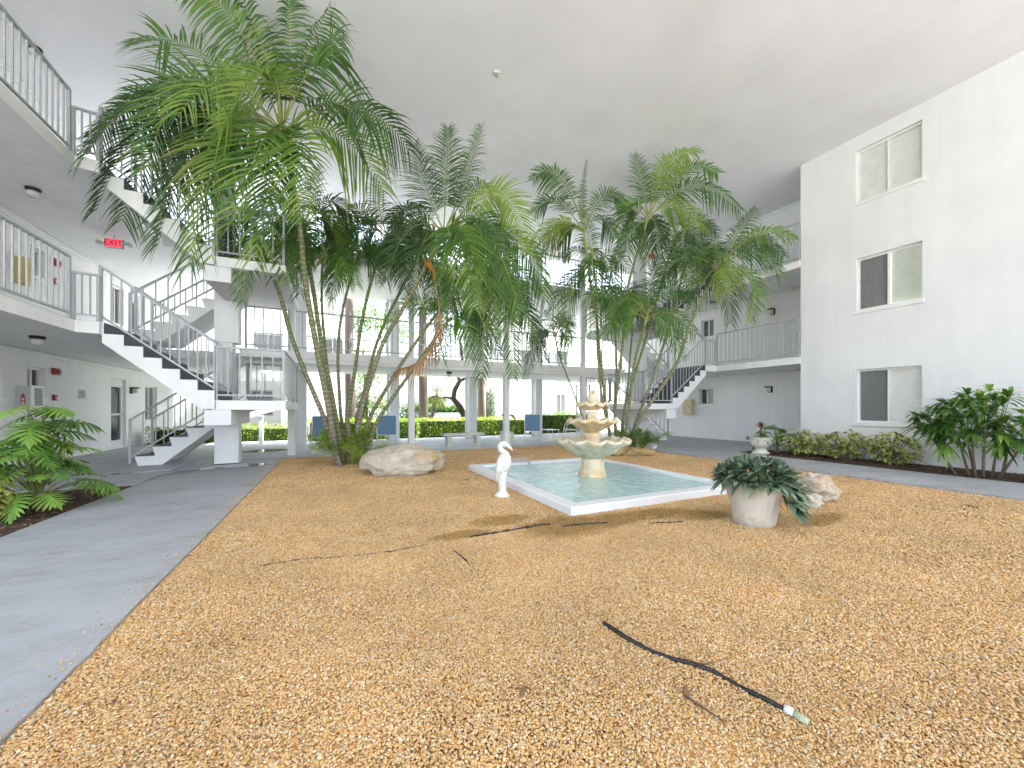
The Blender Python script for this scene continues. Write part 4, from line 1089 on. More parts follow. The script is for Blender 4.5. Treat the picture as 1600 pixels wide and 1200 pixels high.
def palm(label, group, trunk_px, r_, t0, t1, fronds, L=.6, shaft=.4, mname='trunk', seed=0, heart=None, base=None):
    """one palm stem: trunk_px = photo pixels from base to crown; depth runs t0 -> t1; fronds = list of
    (tip px, tip py, control px, control py, depth change, tint, kwargs)"""
    rnd = random.Random(seed*31+7); r = r_*.86
    n = len(trunk_px); pts = []
    nmul = 1.3 if L > .7 else 1.15
    for i, (x, y) in enumerate(trunk_px):
        f = i/(n-1); pts.append(at(x, y, t0+(t1-t0)*f**1.3))
    b = pts[0]; b.z = -.03
    # smooth resample (Catmull-Rom)
    res = []
    for i in range(n-1):
        p0 = pts[max(0,i-1)]; p1 = pts[i]; p2 = pts[i+1]; p3 = pts[min(n-1,i+2)]
        for k in range(8):
            s = k/8
            res.append(.5*((2*p1)+(p2-p0)*s+(2*p0-5*p1+4*p2-p3)*s*s+(3*p1-p0-3*p2+p3)*s**3))
    res.append(pts[-1])
    root = thing('palm_tree', label, 'palm tree', (b.x,b.y,0), group)
    mb = MB(); N_ = len(res)
    rad = []
    for i in range(N_):
        f = i/(N_-1); rad.append(r*(1.25-.45*f if f < .15 else 1.18-.42*f) if i else r*1.5)
    mb.tube(res, rad, 10)
    acc = [0]
    for i in range(1,N_): acc.append(acc[-1]+(res[i]-res[i-1]).length)
    mb.att = [acc[i//10] for i in range(N_*10)]
    obj('trunk', mb, M[mname], root, smooth=True, fix=False)
    top = res[-1]; dr = (res[-1]-res[-4]).normalized()
    hp = top+dr*shaft
    cs = MB().tube([top-dr*.03, top+dr*shaft*.3, top+dr*shaft*.7, hp, hp+dr*.25], [r*.85,r*1.05,r*.85,r*.5,.012], 10)
    obj('crownshaft', cs, M['shaft'], root, smooth=True)
    tH = t1
    fronds = list(fronds)
    if L <= .7:
        sc_ = 90*L/.5
        hx, hy = trunk_px[-1]
        for k in range(2 if group == LG else 1):
            a = rnd.uniform(0,6.28); ex = math.cos(a)*sc_*rnd.uniform(.7,1.1); ey = rnd.uniform(-.35,.9)*sc_*.8
            fronds.append((hx+ex, hy-20+ey, hx+ex*.55, hy-75*L/.5+min(0,ey)*.5, rnd.uniform(-.6,.7), rnd.uniform(.15,.45), {}))
    for (tx, ty, cx_, cy_, dt, tint, kw) in fronds:
        kw = dict(kw)
        p0 = hp+dr*rnd.uniform(-.12,.05)
        tip = at(tx, ty, tH+dt); c = at(cx_, cy_, tH+dt*.5)
        for q in (tip, c): q.z = min(q.z, ROOF-.12)
        frond(root, p0, c, tip, L=kw.pop('L', L)*1.18, n=int(kw.pop('n', 42)*nmul), w=(.044 if L > .7 else .034 if L > .5 else .030)*rnd.uniform(.9,1.12), droop=rnd.uniform(.35,.8), lift=rnd.uniform(.2,.5), tint=tint+rnd.gauss(.16,.13), rnd=rnd, **kw)
    return root
LG, RG = 'palm stems of the left clump', 'palm stems of the right clump'
O = dict
# ---- left clump, base near photo pixel (525..580, 725), 8.3 m away
palm('tallest left palm with thick ringed trunk and the big crown near the ceiling', LG, [(528,722),(514,640),(499,565),(487,500),(477,440),(471,380),(463,315),(452,262)], .062, 8.25, 6.6, [
    (296,415,330,170,-.7,.30,O(tipc=.2)), (400,400,424,190,-.9,.34,O(k_face=.9)), (246,385,300,150,-.2,.26,O()), (190,345,260,110,.2,.24,O(tipc=.2)), (128,255,240,60,-.3,.30,O(tipc=.3)), (478,340,480,160,-1.1,.40,O(k_face=.9)), (640,235,560,110,.4,.28,O(tipc=.4)), (280,180,350,70,-1.4,.48,O(k_face=.9)),
    (236,262,262,30,-.9,.40,O(n=46,tipc=.12,k_face=.8)), (348,196,440,30,-1.3,.52,O(n=46,k_face=.75,L=.62)), (210,70,300,-60,-.2,.30,O(n=40)),
    (372,-30,430,90,-.5,.28,O(n=40,k_face=.85)), (516,-20,470,90,-.3,.30,O(n=40,k_face=.85)), (529,88,525,-60,-.8,.36,O(k_face=.95)),
    (590,230,535,105,-.2,.24,O(n=44,tipc=.25)), (600,300,540,170,.5,.34,O(n=44,tipc=.5,k_face=.9)), (362,352,425,145,-1.2,.38,O(n=46,k_face=.95)),
    (418,362,462,190,-1.0,.40,O(n=46,k_face=.95,tipc=.15)), (332,405,320,120,-.6,.55,O(n=46,tipc=.5,k_face=.85)), (150,330,250,60,-.2,.22,O(n=42)),
    (232,345,330,130,.4,.18,O(n=42)), (140,215,270,70,.5,.2,O(n=42,tipc=.3)), (450,-60,455,60,-.4,.36,O(k_face=.9)), (300,-50,390,20,-.6,.42,O(k_face=.8)), (420,20,440,70,.8,.2,O())],
    L=.80, shaft=.5, seed=1)
palm('leftmost palm stem of the left clump leaning far left', LG, [(533,724),(507,655),(480,590),(455,525),(438,462),(420,415),(406,380)], .052, 8.2, 7.9, [
    (352,430,375,330,-.4,.22,O()), (450,440,440,340,-.3,.24,O()), (372,330,390,335,.5,.2,O()), (330,385,370,320,.3,.25,O()), (430,290,410,320,.3,.22,O()), (380,470,395,360,-.6,.3,O(k_face=.9))], L=.5, shaft=.3, seed=2)
palm('greener palm stem hugging the right of the thick trunk', LG, [(537,722),(524,650),(513,590),(502,535),(492,470),(483,410),(478,372)], .056, 8.4, 8.3, [
    (432,430,450,300,-.6,.2,O()), (545,330,510,290,.2,.2,O()), (420,300,450,290,.3,.2,O()), (470,460,480,330,-.7,.28,O(k_face=.9)), (535,420,520,310,.5,.18,O()), (500,260,490,300,.2,.25,O())], L=.55, shaft=.3, mname='trunk_g', seed=3)
palm('thin green palm stem with a yellowed crownshaft left of centre', LG, [(545,722),(524,655),(515,610),(508,540),(503,480),(503,440)], .036, 8.5, 8.7, [
    (470,372,485,360,.2,.2,O()), (545,380,520,350,.2,.2,O()), (520,470,540,370,-.3,.22,O(k_face=.9)), (475,440,480,370,-.3,.2,O()), (510,330,505,350,.3,.22,O())], L=.45, shaft=.42, mname='trunk_g', seed=4)
palm('slender dark palm stem standing almost upright in the left clump', LG, [(548,720),(534,660),(530,610),(528,560),(531,510),(540,465),(550,428)], .038, 8.6, 9.0, [
    (515,462,545,370,-.3,.2,O(k_face=.9)), (590,440,575,370,.3,.2,O()), (585,370,570,375,.3,.22,O()), (530,350,545,370,.2,.2,O()), (600,405,580,360,-.4,.25,O())], L=.45, shaft=.25, seed=5)
palm('olive palm stem rising beside the far royal palm trunk', LG, [(556,722),(543,662),(548,620),(555,575),(566,500),(580,440),(598,385)], .046, 8.45, 8.8, [
    (545,325,565,320,.2,.17,O()), (588,275,590,330,.2,.18,O()), (655,325,630,310,.3,.18,O()), (668,395,640,330,-.2,.2,O()), (555,415,565,330,-.4,.2,O()), (632,452,628,350,-.6,.24,O(k_face=.9)), (520,380,560,340,.5,.2,O())], L=.55, shaft=.25, mname='trunk_g', seed=6)
palm('green palm stem slanting right behind the paired trunks', LG, [(562,722),(556,665),(571,605),(586,545),(604,498),(631,445),(643,422)], .042, 8.7, 9.2, [
    (605,440,625,370,-.3,.2,O(k_face=.9)), (700,400,670,370,.3,.2,O()), (660,340,655,370,.3,.2,O()), (690,455,675,390,-.3,.2,O()), (620,350,640,370,.4,.2,O())], L=.48, shaft=.25, mname='trunk_g', seed=7)
palm('right-leaning palm with the bright fountain of fronds in the middle', LG, [(566,722),(560,668),(580,590),(600,533),(627,487),(654,438),(668,412)], .056, 8.4, 8.0, [
    (700,200,700,250,.3,.3,O(n=42,k_face=.9)), (752,196,735,270,.4,.34,O(n=42)), (648,225,660,290,.4,.2,O(n=42,k_face=.85)), (822,392,800,235,-.5,.56,O(n=46,k_face=.8)), (798,418,760,290,-.2,.42,O(n=44,k_face=.85)),
    (742,485,730,320,-.8,.40,O(n=46,k_face=.95)), (812,492,775,320,-.4,.32,O(n=44,k_face=.85)), (852,470,830,330,.3,.26,O(n=42)), (705,490,705,330,-.6,.5,O(n=42,tipc=.3)), (640,470,660,330,.2,.2,O()), (770,520,765,330,.2,.3,O(n=44,k_face=.9)), (610,340,650,300,.5,.2,O()), (770,300,740,270,.6,.25,O())],
    L=.62, shaft=.75, seed=8)
palm('low right-leaning palm stem crossing the rear railing', LG, [(572,722),(574,664),(603,608),(638,552),(673,503),(700,466),(722,440)], .045, 8.5, 8.9, [
    (752,590,755,430,-.4,.2,O(n=40,k_face=.9)), (802,592,800,430,-.4,.26,O(n=42,k_face=.9)), (690,560,700,430,-.2,.2,O(n=38)), (830,530,800,400,.1,.24,O()), (850,560,810,420,.4,.2,O()), (670,470,690,400,.3,.2,O()), (840,455,790,390,.4,.24,O())], L=.55, shaft=.25, seed=9)
ten = palm('lowest palm stem of the left clump with the dead orange frond', LG, [(578,722),(582,676),(610,627),(641,583),(668,545),(690,515)], .045, 8.3, 8.6, [
    (735,560,730,480,-.2,.3,O()), (760,500,735,470,.3,.25,O()), (700,430,705,470,.4,.22,O()), (780,555,750,470,.4,.22,O())], L=.45, shaft=.25, mname='trunk_g', seed=10)
df = thing('dead_frond', 'dead orange palm frond hanging in front of the gallery', 'palm frond', at(676,418,7.9))
rn = random.Random(77)
pA, pB, pC = at(680,440,7.85), at(706,560,7.8), at(622,578,7.6)
mbd = MB()
for i in range(46):
    s = .2+.8*i/46; p = bez(pA,pB,pC,s); T = (bez(pA,pB,pC,min(1,s+.02))-bez(pA,pB,pC,s-.02)).normalized()
    for sd in (-1,1):
        S = T.cross(VIEW).normalized()
        d = S*sd*.45 + T*.9 + Vector((rn.gauss(0,.12),rn.gauss(0,.12),-.35+rn.gauss(0,.1)))
        strap(mbd, p, d, rn.uniform(.22,.42), .022, .5, rn.random(), (.6,1,.8,0), T)
obj('leaflets', mbd, M['dead'], df, fix=False)
obj('rachis', MB().tube([bez(pA,pB,pC,i/10) for i in range(11)], [.016-.001*i for i in range(11)], 6).t(.8), M['dead'], df, smooth=True, fix=False)
obj('sheath', MB().tube([at(664,408,7.95),at(670,414,7.92),at(678,424,7.9),at(680,442,7.86)], [.05,.055,.04,.015], 10), M['sheath'], df, smooth=True)

# ---- right clump, base near photo pixel (980,705), 10.3 m away
palm('tiny thin palm stem arching left over the patio chairs', RG, [(944,705),(926,680),(908,645),(893,605),(880,572),(871,545),(868,530)], .024, 10.3, 10.2, [
    (850,488,860,500,.1,.12,O()), (882,488,876,500,.1,.12,O()), (845,522,855,505,-.2,.12,O()), (822,592,840,500,-.3,.22,O(n=30)), (892,540,885,510,.2,.12,O())], L=.38, shaft=.15, mname='trunk_g', seed=21)
palm('left palm stem of the right clump with a grey base', RG, [(958,706),(950,660),(944,610),(937,550),(932,498),(925,460),(921,430)], .045, 10.4, 9.9, [
    (832,282,872,225,-.4,.22,O(n=40,k_face=.8)), (917,250,905,320,.1,.3,O(n=20,L=.2)), (978,318,940,275,.2,.2,O(n=40,k_face=.85)), (835,332,868,285,.2,.17,O()), (826,398,862,320,-.4,.76,O(tipc=.6)), (846,406,890,335,.2,.2,O()), (960,370,945,320,.3,.2,O())], L=.52, shaft=1.1, seed=22)
palm('yellow-ringed slim palm stem at the left of the right clump', RG, [(962,706),(948,660),(938,603),(934,545),(933,498),(931,455),(929,430)], .034, 10.3, 9.9, [
    (914,330,918,370,.1,.34,O(k_face=.9)), (934,478,922,390,-.4,.24,O(k_face=.9)), (862,486,890,420,.2,.15,O()), (880,560,885,440,.0,.15,O()), (985,425,955,380,.2,.2,O()), (965,460,950,390,-.4,.22,O()), (880,400,900,380,.3,.2,O())], L=.5, shaft=.4, mname='trunk_g', seed=23)
palm('straight mid-height palm stem behind the fountain finial', RG, [(966,706),(960,655),(963,600),(963,555),(960,505),(957,478)], .038, 10.5, 10.4, [
    (915,480,935,440,.1,.3,O()), (1000,470,980,440,.2,.3,O()), (925,530,935,460,-.3,.2,O()), (985,520,975,460,-.3,.2,O()), (950,420,955,450,.2,.2,O())], L=.42, shaft=.2, seed=24)
palm('tallest right palm stem with striking yellow rings', RG, [(970,706),(961,655),(967,585),(974,529),(977,482),(982,445),(990,415),(999,385),(1004,368)], .04, 10.2, 9.6, [
    (1088,240,1040,205,-.2,.56,O(n=46,k_face=.9)), (990,243,1005,290,.2,.36,O(k_face=.9)), (1122,270,1065,235,.2,.25,O(n=42)), (1158,328,1085,245,.1,.2,O(n=42,k_face=.8)), (1094,362,1060,290,-.4,.38,O(n=42,k_face=.9)), (970,350,985,310,-.3,.24,O(tipc=.6)), (978,400,985,345,-.4,.3,O(tipc=.5)), (1040,240,1025,285,.5,.25,O()), (1030,420,1030,330,.3,.18,O())],
    L=.55, shaft=.4, mname='trunk_g', seed=25)
palm('dark slim palm stem in the centre of the right clump', RG, [(974,706),(974,657),(981,603),(985,550),(987,522),(985,497)], .03, 10.6, 10.5, [
    (945,520,965,465,-.2,.16,O()), (1020,520,1005,470,.1,.16,O()), (990,440,988,465,.2,.18,O()), (955,455,970,460,.3,.18,O())], L=.42, shaft=.18, mname='trunk_g', seed=26)
palm('bright green palm stem nearest the fern under the right clump', RG, [(972,712),(976,685),(984,627),(991,571),(1000,533),(1007,508)], .045, 10.0, 9.9, [
    (1092,465,1045,425,.1,.34,O(n=42,k_face=.8)), (994,460,1000,470,-.2,.44,O(k_face=.9)), (1088,522,1050,470,.0,.2,O(k_face=.8)), (940,530,975,470,-.2,.2,O(k_face=.8)), (1062,556,1045,490,-.3,.24,O(k_face=.9)), (1030,400,1015,450,.2,.3,O()), (960,480,985,465,.3,.2,O())], L=.5, shaft=.25, mname='trunk_g', seed=27)
palm('grey-based palm stem slanting right behind the green one', RG, [(978,706),(972,662),(991,589),(1009,529),(1018,498),(1030,455),(1042,412),(1050,385)], .036, 10.5, 10.0, [
    (1076,445,1068,350,-.3,.2,O(n=40,k_face=.95)), (1010,415,1030,350,-.2,.2,O()), (1105,400,1080,340,.1,.2,O()), (1060,300,1055,340,.2,.22,O()), (1120,360,1085,325,.3,.2,O()), (1000,360,1030,340,.4,.18,O())], L=.5, shaft=.3, mname='trunk_g', seed=28)
palm('right-leaning palm stem with a plain yellowish trunk', RG, [(984,706),(992,664),(1014,608),(1037,538),(1048,505),(1060,455),(1066,430)], .04, 10.3, 10.1, [
    (1072,445,1080,400,-.4,.5,O(k_face=.9,tipc=.4)), (1120,450,1100,390,.1,.2,O()), (1100,350,1085,390,.2,.2,O()), (1030,440,1050,395,-.2,.2,O()), (1140,400,1110,375,.3,.2,O()), (1040,370,1055,390,.3,.2,O())], L=.48, shaft=.25, seed=29)
palm('rightmost ringed palm stem leaning over the right stairs', RG, [(990,706),(996,664),(1028,613),(1056,571),(1071,529),(1093,475),(1108,447)], .05, 10.1, 9.8, [
    (1240,375,1185,335,-.2,.55,O(n=44,k_face=.75)), (1218,430,1190,370,-.1,.28,O(n=42,k_face=.8)), (1180,325,1150,360,.2,.28,O(k_face=.8)), (1140,505,1135,420,-.4,.24,O(k_face=.95)), (1120,462,1150,405,-.5,.74,O(tipc=.3,k_face=.9)), (1172,502,1195,415,-.2,.6,O(tipc=.6)), (1085,440,1110,390,.1,.2,O()), (1105,345,1120,380,.3,.24,O()), (1225,400,1180,350,.4,.2,O()), (1075,500,1100,420,.2,.2,O())], L=.52, shaft=.55, seed=30)

# ---- ferns at the palm feet
def fern(label, c, n, h, seed, spread, tint):
    rn = random.Random(seed)
    t = thing('fern', label, 'fern', (c[0],c[1],0), 'ferns at the palm feet')
    for i in range(n):
        a = rn.uniform(0,6.28); rr = rn.random()*spread
        p = Vector((c[0]+rr*math.cos(a), c[1]+rr*math.sin(a), -.02)); hh = h*rn.uniform(.6,1.1); o = rn.uniform(.15,.5)
        d = Vector((math.cos(a),math.sin(a),0))
        mb = MB()
        c1 = p+d*o*.35+ZUP*hh*1.1; e = p+d*o*1.1+ZUP*hh*.85
        for k in range(26):
            s = .25+.75*k/26; q = bez(p,c1,e,s); T = (bez(p,c1,e,min(1,s+.03))-bez(p,c1,e,s-.03)).normalized()
            S = T.cross(Vector((-d.y,d.x,.3))).normalized() if k % 2 else T.cross(ZUP).normalized() if T.cross(ZUP).length > .1 else d
            for sd in (-1,1): strap(mb, q, S*sd+T*.5, .15*(1-.6*s)+.03, .014, .2, tint+rn.gauss(0,.12), (.7,1,0), T)
        obj('leaf', mb, M['hedge'], t, fix=False)
a_ = at(535,712,8.4); fern('yellow-green fern around the left palm bases', (a_.x,a_.y), 34, .85, 3, .45, .62)
a_ = at(560,716,8.1); fern('small lime fern tuft right of the left palm bases', (a_.x+.1,a_.y), 16, .5, 4, .22, .8)
a_ = at(995,712,10.0); fern('bright green fern at the foot of the right palms', (a_.x,a_.y), 26, .75, 5, .4, .45)

# ---- mulch chips and leaf litter in the planting beds
def litter(name, label, rect, n, seed):
    rn = random.Random(seed); mb = MB()
    x0,x1,y0,y1 = rect
    for _ in range(n):
        p = Vector((rn.uniform(x0,x1), rn.uniform(y0,y1), rn.uniform(.006,.022))); a = rn.uniform(0,6.28)
        strap(mb, p, Vector((math.cos(a),math.sin(a),rn.gauss(0,.25))), rn.uniform(.02,.07), rn.uniform(.008,.022), .1, rn.random(), (.8,1,.7))
    tag(obj(name, mb, M['chip'], fix=False), label, 'mulch', kind='stuff')
M['chip'] = leaf_mat('wood_chip', [(0,(.03,.018,.012)),(.45,(.09,.05,.03)),(.8,(.20,.11,.05)),(1,(.42,.27,.12))], .9, 0)
litter('mulch', 'brown bark mulch and litter in the left planting bed', (-4.55,-2.9,4.6,8.1), 4200, 41)
rnL = random.Random(61); gl_ = MB()
for _ in range(150):
    x, y = rnL.uniform(-1.0,8.2), rnL.uniform(1.0,10.8)
    if POOL[0]-.05 < x < POOL[1]+.05 and POOL[2]-.05 < y < POOL[3]+.05: continue
    a = rnL.uniform(0,6.28); strap(gl_, Vector((x,y,.016+.012*rnL.random())), Vector((math.cos(a),math.sin(a),rnL.gauss(0,.15))), rnL.uniform(.015,.06), rnL.uniform(.004,.014), .1, rnL.random()*.8, (.6,1,.7,0))
tag(obj('leaf_litter', gl_, M['chip'], fix=False), 'small brown leaf and twig scraps scattered over the gravel', 'litter', kind='stuff')
litter('mulch', 'brown bark mulch and litter in the right planting bed', (10.2,11.8,1.4,6.95), 5200, 42)
# ---- variegated schefflera shrubs
def umbrella_leaf(mb, p, d, size, rn, tint, nl=7, w=.32):
    a = d.cross(ZUP); a = a.normalized() if a.length > .1 else Vector((1,0,0)); b = d.cross(a).normalized()
    for k in range(nl):
        th = 2*math.pi*k/nl+rn.uniform(-.15,.15)
        dd = (a*math.cos(th)+b*math.sin(th))*1.0+d*.15
        strap(mb, p, dd, size*rn.uniform(.8,1.1), size*w, .35, min(1,max(0,tint+rn.gauss(0,.28))), (.3,1,.9,0), None)
def schefflera(label, c, h, rad, n, seed, group='variegated shrubs', tint=.76, size=.10):
    rn = random.Random(seed)
    t = thing('variegated_shrub', label, 'shrub', (c[0],c[1],0), group)
    st = MB(); lf = MB()
    for i in range(n):
        a = rn.uniform(0,6.28); rr = rad*math.sqrt(rn.random()); z = h*rn.uniform(.15,1)*(1-.3*(rr/rad)**2)*(1+.22*noise.noise(Vector((a*1.2,seed,0))))
        p = Vector((c[0]+rr*math.cos(a), c[1]+rr*math.sin(a), z))
        if i % 6 == 0: st.tube([Vector((c[0]+rn.uniform(-.08,.08),c[1]+rn.uniform(-.08,.08),-.02)), Vector((c[0]+rr*.5*math.cos(a),c[1]+rr*.5*math.sin(a),z*.6)), p], [.012,.008,.004], 5)
        d = Vector((math.cos(a)*.6,math.sin(a)*.6,.8+rn.random()*.4)).normalized()
        umbrella_leaf(lf, p, d, size*rn.uniform(.75,1.2), rn, tint, 7, .42)
    obj('foliage', lf, M['varieg'], t, fix=False); obj('stem', st, M['cane'], t)
def gp(px, py, z=0):
    X = (px-CX)/F; tt = (EYE-z)/((py-YH)/F); return at(px,py,tt)
for (x, y, h, r_, n, s, lb) in ((11.3,5.85,.72,.48,165,1,'variegated yellow-green shrub beside the philodendron on the right'),(11.35,4.95,.78,.48,165,2,'middle variegated shrub below the lowest right window'),(11.35,4.1,.76,.48,165,3,'variegated shrub next to the lady palm under the window'),(10.85,1.75,.30,.3,90,4,'small variegated shrub at the right frame edge')):
    schefflera(lb, (x,y), h, r_, n, s)
schefflera('bright yellow variegated shrub at the left frame edge', (-3.72,6.35), .62, .38, 170, 8, tint=.8, size=.12)

# ---- split-leaf philodendrons
def philo_leaf(parent, p, d, size, rn, tint):
    """one lobed leaf blade hanging from its petiole end"""
    mb = MB(); d = d.normalized(); a = d.cross(ZUP); a = a.normalized() if a.length > .1 else Vector((1,0,0))
    a = (a + Vector((rn.gauss(0,.2),rn.gauss(0,.2),rn.gauss(0,.25)))).normalized()
    L = size; c = p+d*L*.6+Vector((0,0,-.08*L)); e = p+d*L+Vector((0,0,-.38*L))
    for k in range(9):
        s = k/8; q = bez(p,c,e,s); T = (bez(p,c,e,min(1,s+.05))-bez(p,c,e,max(0,s-.05))).normalized()
        ang = R(-25)+R(85)*s; l = L*(.62*math.sin(math.pi*min(1,.25+.68*s)))*rn.uniform(.85,1.1)
        for sd in (-1,1):
            dd = a*sd*math.cos(ang)+T*math.sin(ang)
            strap(mb, q, dd, l, L*.105, .28, tint+rn.gauss(0,.06), (1.2,.9,1,.75,.0), T)
    strap(mb, e-(e-c)*.3, (e-c), L*.42, L*.15, .25, tint, (1,1,.7,0))
    strap(mb, p, d, L*.95, L*.15, .36, tint, (1,1,.9,.6,0), a)
    return obj('leaf', mb, M['broad'], parent, fix=False)
def philodendron(label, c, n, h, reach, size, seed, tint=.4):
    rn = random.Random(seed); t = thing('philodendron', label, 'plant', (c[0],c[1],0), 'split-leaf philodendrons')
    base = Vector((c[0],c[1],.12))
    obj('stem', MB().tube([(c[0],c[1],-.02),(c[0]+.02,c[1],.12),(c[0],c[1],.26)], [.05,.045,.035], 10), M['cane'], t, smooth=True)
    for i in range(n):
        a = 2*math.pi*i*.382+rn.uniform(-.3,.3); f = (i+.5)/n
        rr = reach*rn.uniform(.2,1.15)*(.5+.5*f); z = h*max(.12,1.0-.75*(rr/reach)**1.4-.35*f)*rn.uniform(.75,1.15)
        d = Vector((math.cos(a),math.sin(a),0)); e = base+d*rr*.75+ZUP*z; m_ = base+d*rr*.3+ZUP*z*.75
        lf = philo_leaf(t, e, Matrix.Rotation(rn.uniform(-.8,.8),3,'Z')@d+ZUP*rn.uniform(-.5,.35), size*rn.uniform(.65,1.2), rn, tint+rn.uniform(-.25,.25))
        obj('petiole', MB().tube([bez(base,m_,e,k/6) for k in range(7)], [.012-.001*k for k in range(7)], 5), M['stem'], lf, smooth=True)
philodendron('large split-leaf philodendron in the left planting bed', (-3.3,6.75), 64, 1.2, .56, .31, 5, .62)
philodendron('split-leaf philodendron beside the white urn', (11.2,6.45), 14, .80, .75, .36, 9)

# ---- lady palm
def lady_palm():
    rn = random.Random(15); C0 = Vector((10.72,2.62,0)); t = thing('lady_palm', 'large lady palm clump against the right wall', 'palm', C0)
    canes = []
    for k in range(9):
        a = k*.7+rn.uniform(-.2,.2); r_ = rn.uniform(.08,.3); p = C0+Vector((r_*math.cos(a),r_*1.2*math.sin(a),-.02)); q = p+Vector((rn.uniform(.0,.22)*math.cos(a),rn.uniform(.05,.4)*math.sin(a),rn.uniform(.6,1.0)))
        canes.append((obj('cane', MB().tube([p,p.lerp(q,.5)+Vector((.01,.01,0)),q], [.022,.018,.012], 8), M['cane'], t, smooth=True), p, q))
    for k in range(150):
        th = rn.uniform(0,6.28); u_ = rn.uniform(-.75,1); rr = math.sqrt(max(0,1-u_*u_))*rn.uniform(.45,1)
        e = C0+Vector((.62*rr*math.cos(th), (.92 if math.sin(th) > 0 else 1.1)*rr*math.sin(th), .98+.58*u_*rn.uniform(.6,1)))
        cn, p, q = min(canes, key=lambda c: (c[2]-e).length); st = p.lerp(q, rn.uniform(.7,1))
        d = (e-st); d.z *= .6; d.z += rn.uniform(-.1,.15); d.normalize()
        mb = MB(); tint = rn.choice((.2,.3,.4,.5,.65,.85)); n = rn.randint(6,9)
        sd_ = d.cross(ZUP).normalized(); sd_ = (Matrix.Rotation(rn.uniform(-.9,.9),3,d) @ sd_); up_ = sd_.cross(d)
        for j in range(n):
            fa = R(-85)+R(170)*j/(n-1)
            strap(mb, e, d*math.cos(fa)+sd_*math.sin(fa)+up_*.05, rn.uniform(.26,.38), .062, .5, tint+rn.gauss(0,.05), (.35,.9,1,.9,.6,0), None, fold=.15)
        mb.tube([st,st.lerp(e,.5)+ZUP*.03,e], .004, 4); mb.t(.2)
        obj('leaf', mb, M['broad'], cn, fix=False)
lady_palm()

# ---- cement pot with oyster plant
PX, PY = 4.14, 2.63
pt = thing('planter_pot', 'weathered cement planter shaped like a tree stump', 'pot', (PX,PY,0))
def bark_fn(r, z, th): 
    q = noise.noise(Vector((math.cos(th)*2.2,math.sin(th)*2.2,z*2)))*.06 + .028*math.cos(13*th+3*math.sin(z*7)+2*math.sin(3*th))+ .02*noise.noise(Vector((math.cos(th)*9,math.sin(th)*9,z*14)))
    return r*(1+q), z
obj('pot', MB().lathe([(.175,-.01),(.195,.0),(.205,.08),(.22,.2),(.245,.32),(.275,.42),(.285,.45),(.265,.455),(.25,.42)], (PX,PY,0), 72, bark_fn), M['pot'], pt, smooth=True)
obj('soil', MB().lathe([(.255,.41),(.15,.43),(.01,.44)], (PX,PY,0), 24), M['soil'], pt)
def rosette(mb, p, d, n, l, w, rn, t0, t1, droop=.3, sp=(.15,1.2)):
    a = d.cross(Vector((.3,.9,.2))).normalized(); b = d.cross(a)
    for k in range(n):
        f = k/n; th = k*2.4; tilt = sp[0]+(sp[1]-sp[0])*f
        dd = d*math.cos(tilt)+(a*math.cos(th)+b*math.sin(th))*math.sin(tilt)
        strap(mb, p, dd, l*rn.uniform(.8,1.1)*(.75+.25*f), w, droop, t0+(t1-t0)*rn.random(), (.7,1,.85,.5,0), None, fold=.25)
op = thing('oyster_plant', 'dark green and purple rosette plant spilling from the cement planter', 'plant', (PX,PY,.44))
rn = random.Random(8)
spots = []
for i in range(44):
    a = rn.uniform(0,6.28); rr = .33*math.sqrt(rn.random()); spots.append((rr*math.cos(a)+.02, rr*math.sin(a), .50+.12*(1-(rr/.42)**2)+rn.uniform(-.03,.03), Vector((math.cos(a)*rr*2.2, math.sin(a)*rr*2.2, 1))))
for i in range(14):      # trailing over the right front
    a = rn.uniform(-1.6,.3); k = rn.random(); spots.append(((.32+.07*k)*math.cos(a)+.02, (.32+.07*k)*math.sin(a), .47-.26*k, Vector((math.cos(a), math.sin(a), .25-.5*k))))
for i in range(22):      # ring hiding the rim
    a = i*2*math.pi/22+rn.uniform(-.1,.1); spots.append((.28*math.cos(a), .28*math.sin(a), .46+rn.uniform(-.02,.06), Vector((math.cos(a), math.sin(a), .35))))
for (dx, dy, z, d) in spots:
    mb = MB(); rosette(mb, Vector((PX+dx,PY+dy,z)), d.normalized(), rn.randint(9,12), rn.uniform(.17,.23), .07, rn, .3, 1.1, .2, (.15,1.3))
    obj('rosette', mb, M['oyster'], op, fix=False)
st = MB()
for (dx, dy, z, d) in spots: st.tube([(PX+dx*.5,PY+dy*.5,.43),(PX+dx*.8,PY+dy*.8,.46),(PX+dx,PY+dy,z)], .007, 5)
obj('stem', st, M['stem'], op)

# ---- white urn with bromeliad
UX, UY = 10.55, 6.5
ur = thing('urn', 'white cement urn on the right planting bed corner', 'urn', (UX,UY,0))
obj('urn', MB().lathe([(.20,0),(.20,.05),(.16,.08),(.125,.12),(.12,.16),(.17,.19),(.235,.25),(.25,.33),(.245,.4),(.27,.43),(.27,.46),(.22,.46),(.21,.40)], (UX,UY,.005), 40, lambda r,z,th:(r*(1+.015*math.cos(24*th)*(1 if .18 < z < .42 else 0)),z)), M['urn'], ur, smooth=True)
obj('soil', MB().lathe([(.22,.42),(.01,.44)], (UX,UY,.005), 20), M['soil'], ur)
bp_ = thing('bromeliad', 'reddish bromeliad rosette rising from the white urn', 'plant', (UX,UY,.44))
mb = MB(); rosette(mb, Vector((UX,UY,.72)), Vector((0,0,1)), 26, .30, .045, random.Random(2), 0, 1, .25, (.1,1.5)); obj('rosette', mb, M['brom'], bp_, fix=False)
obj('stem', MB().tube([(UX,UY,.42),(UX,UY,.72)], .02, 8), M['stem'], bp_)
rp = thing('urn_foliage', 'green strap leaves spilling over the urn rim', 'plant', (UX,UY,.44))
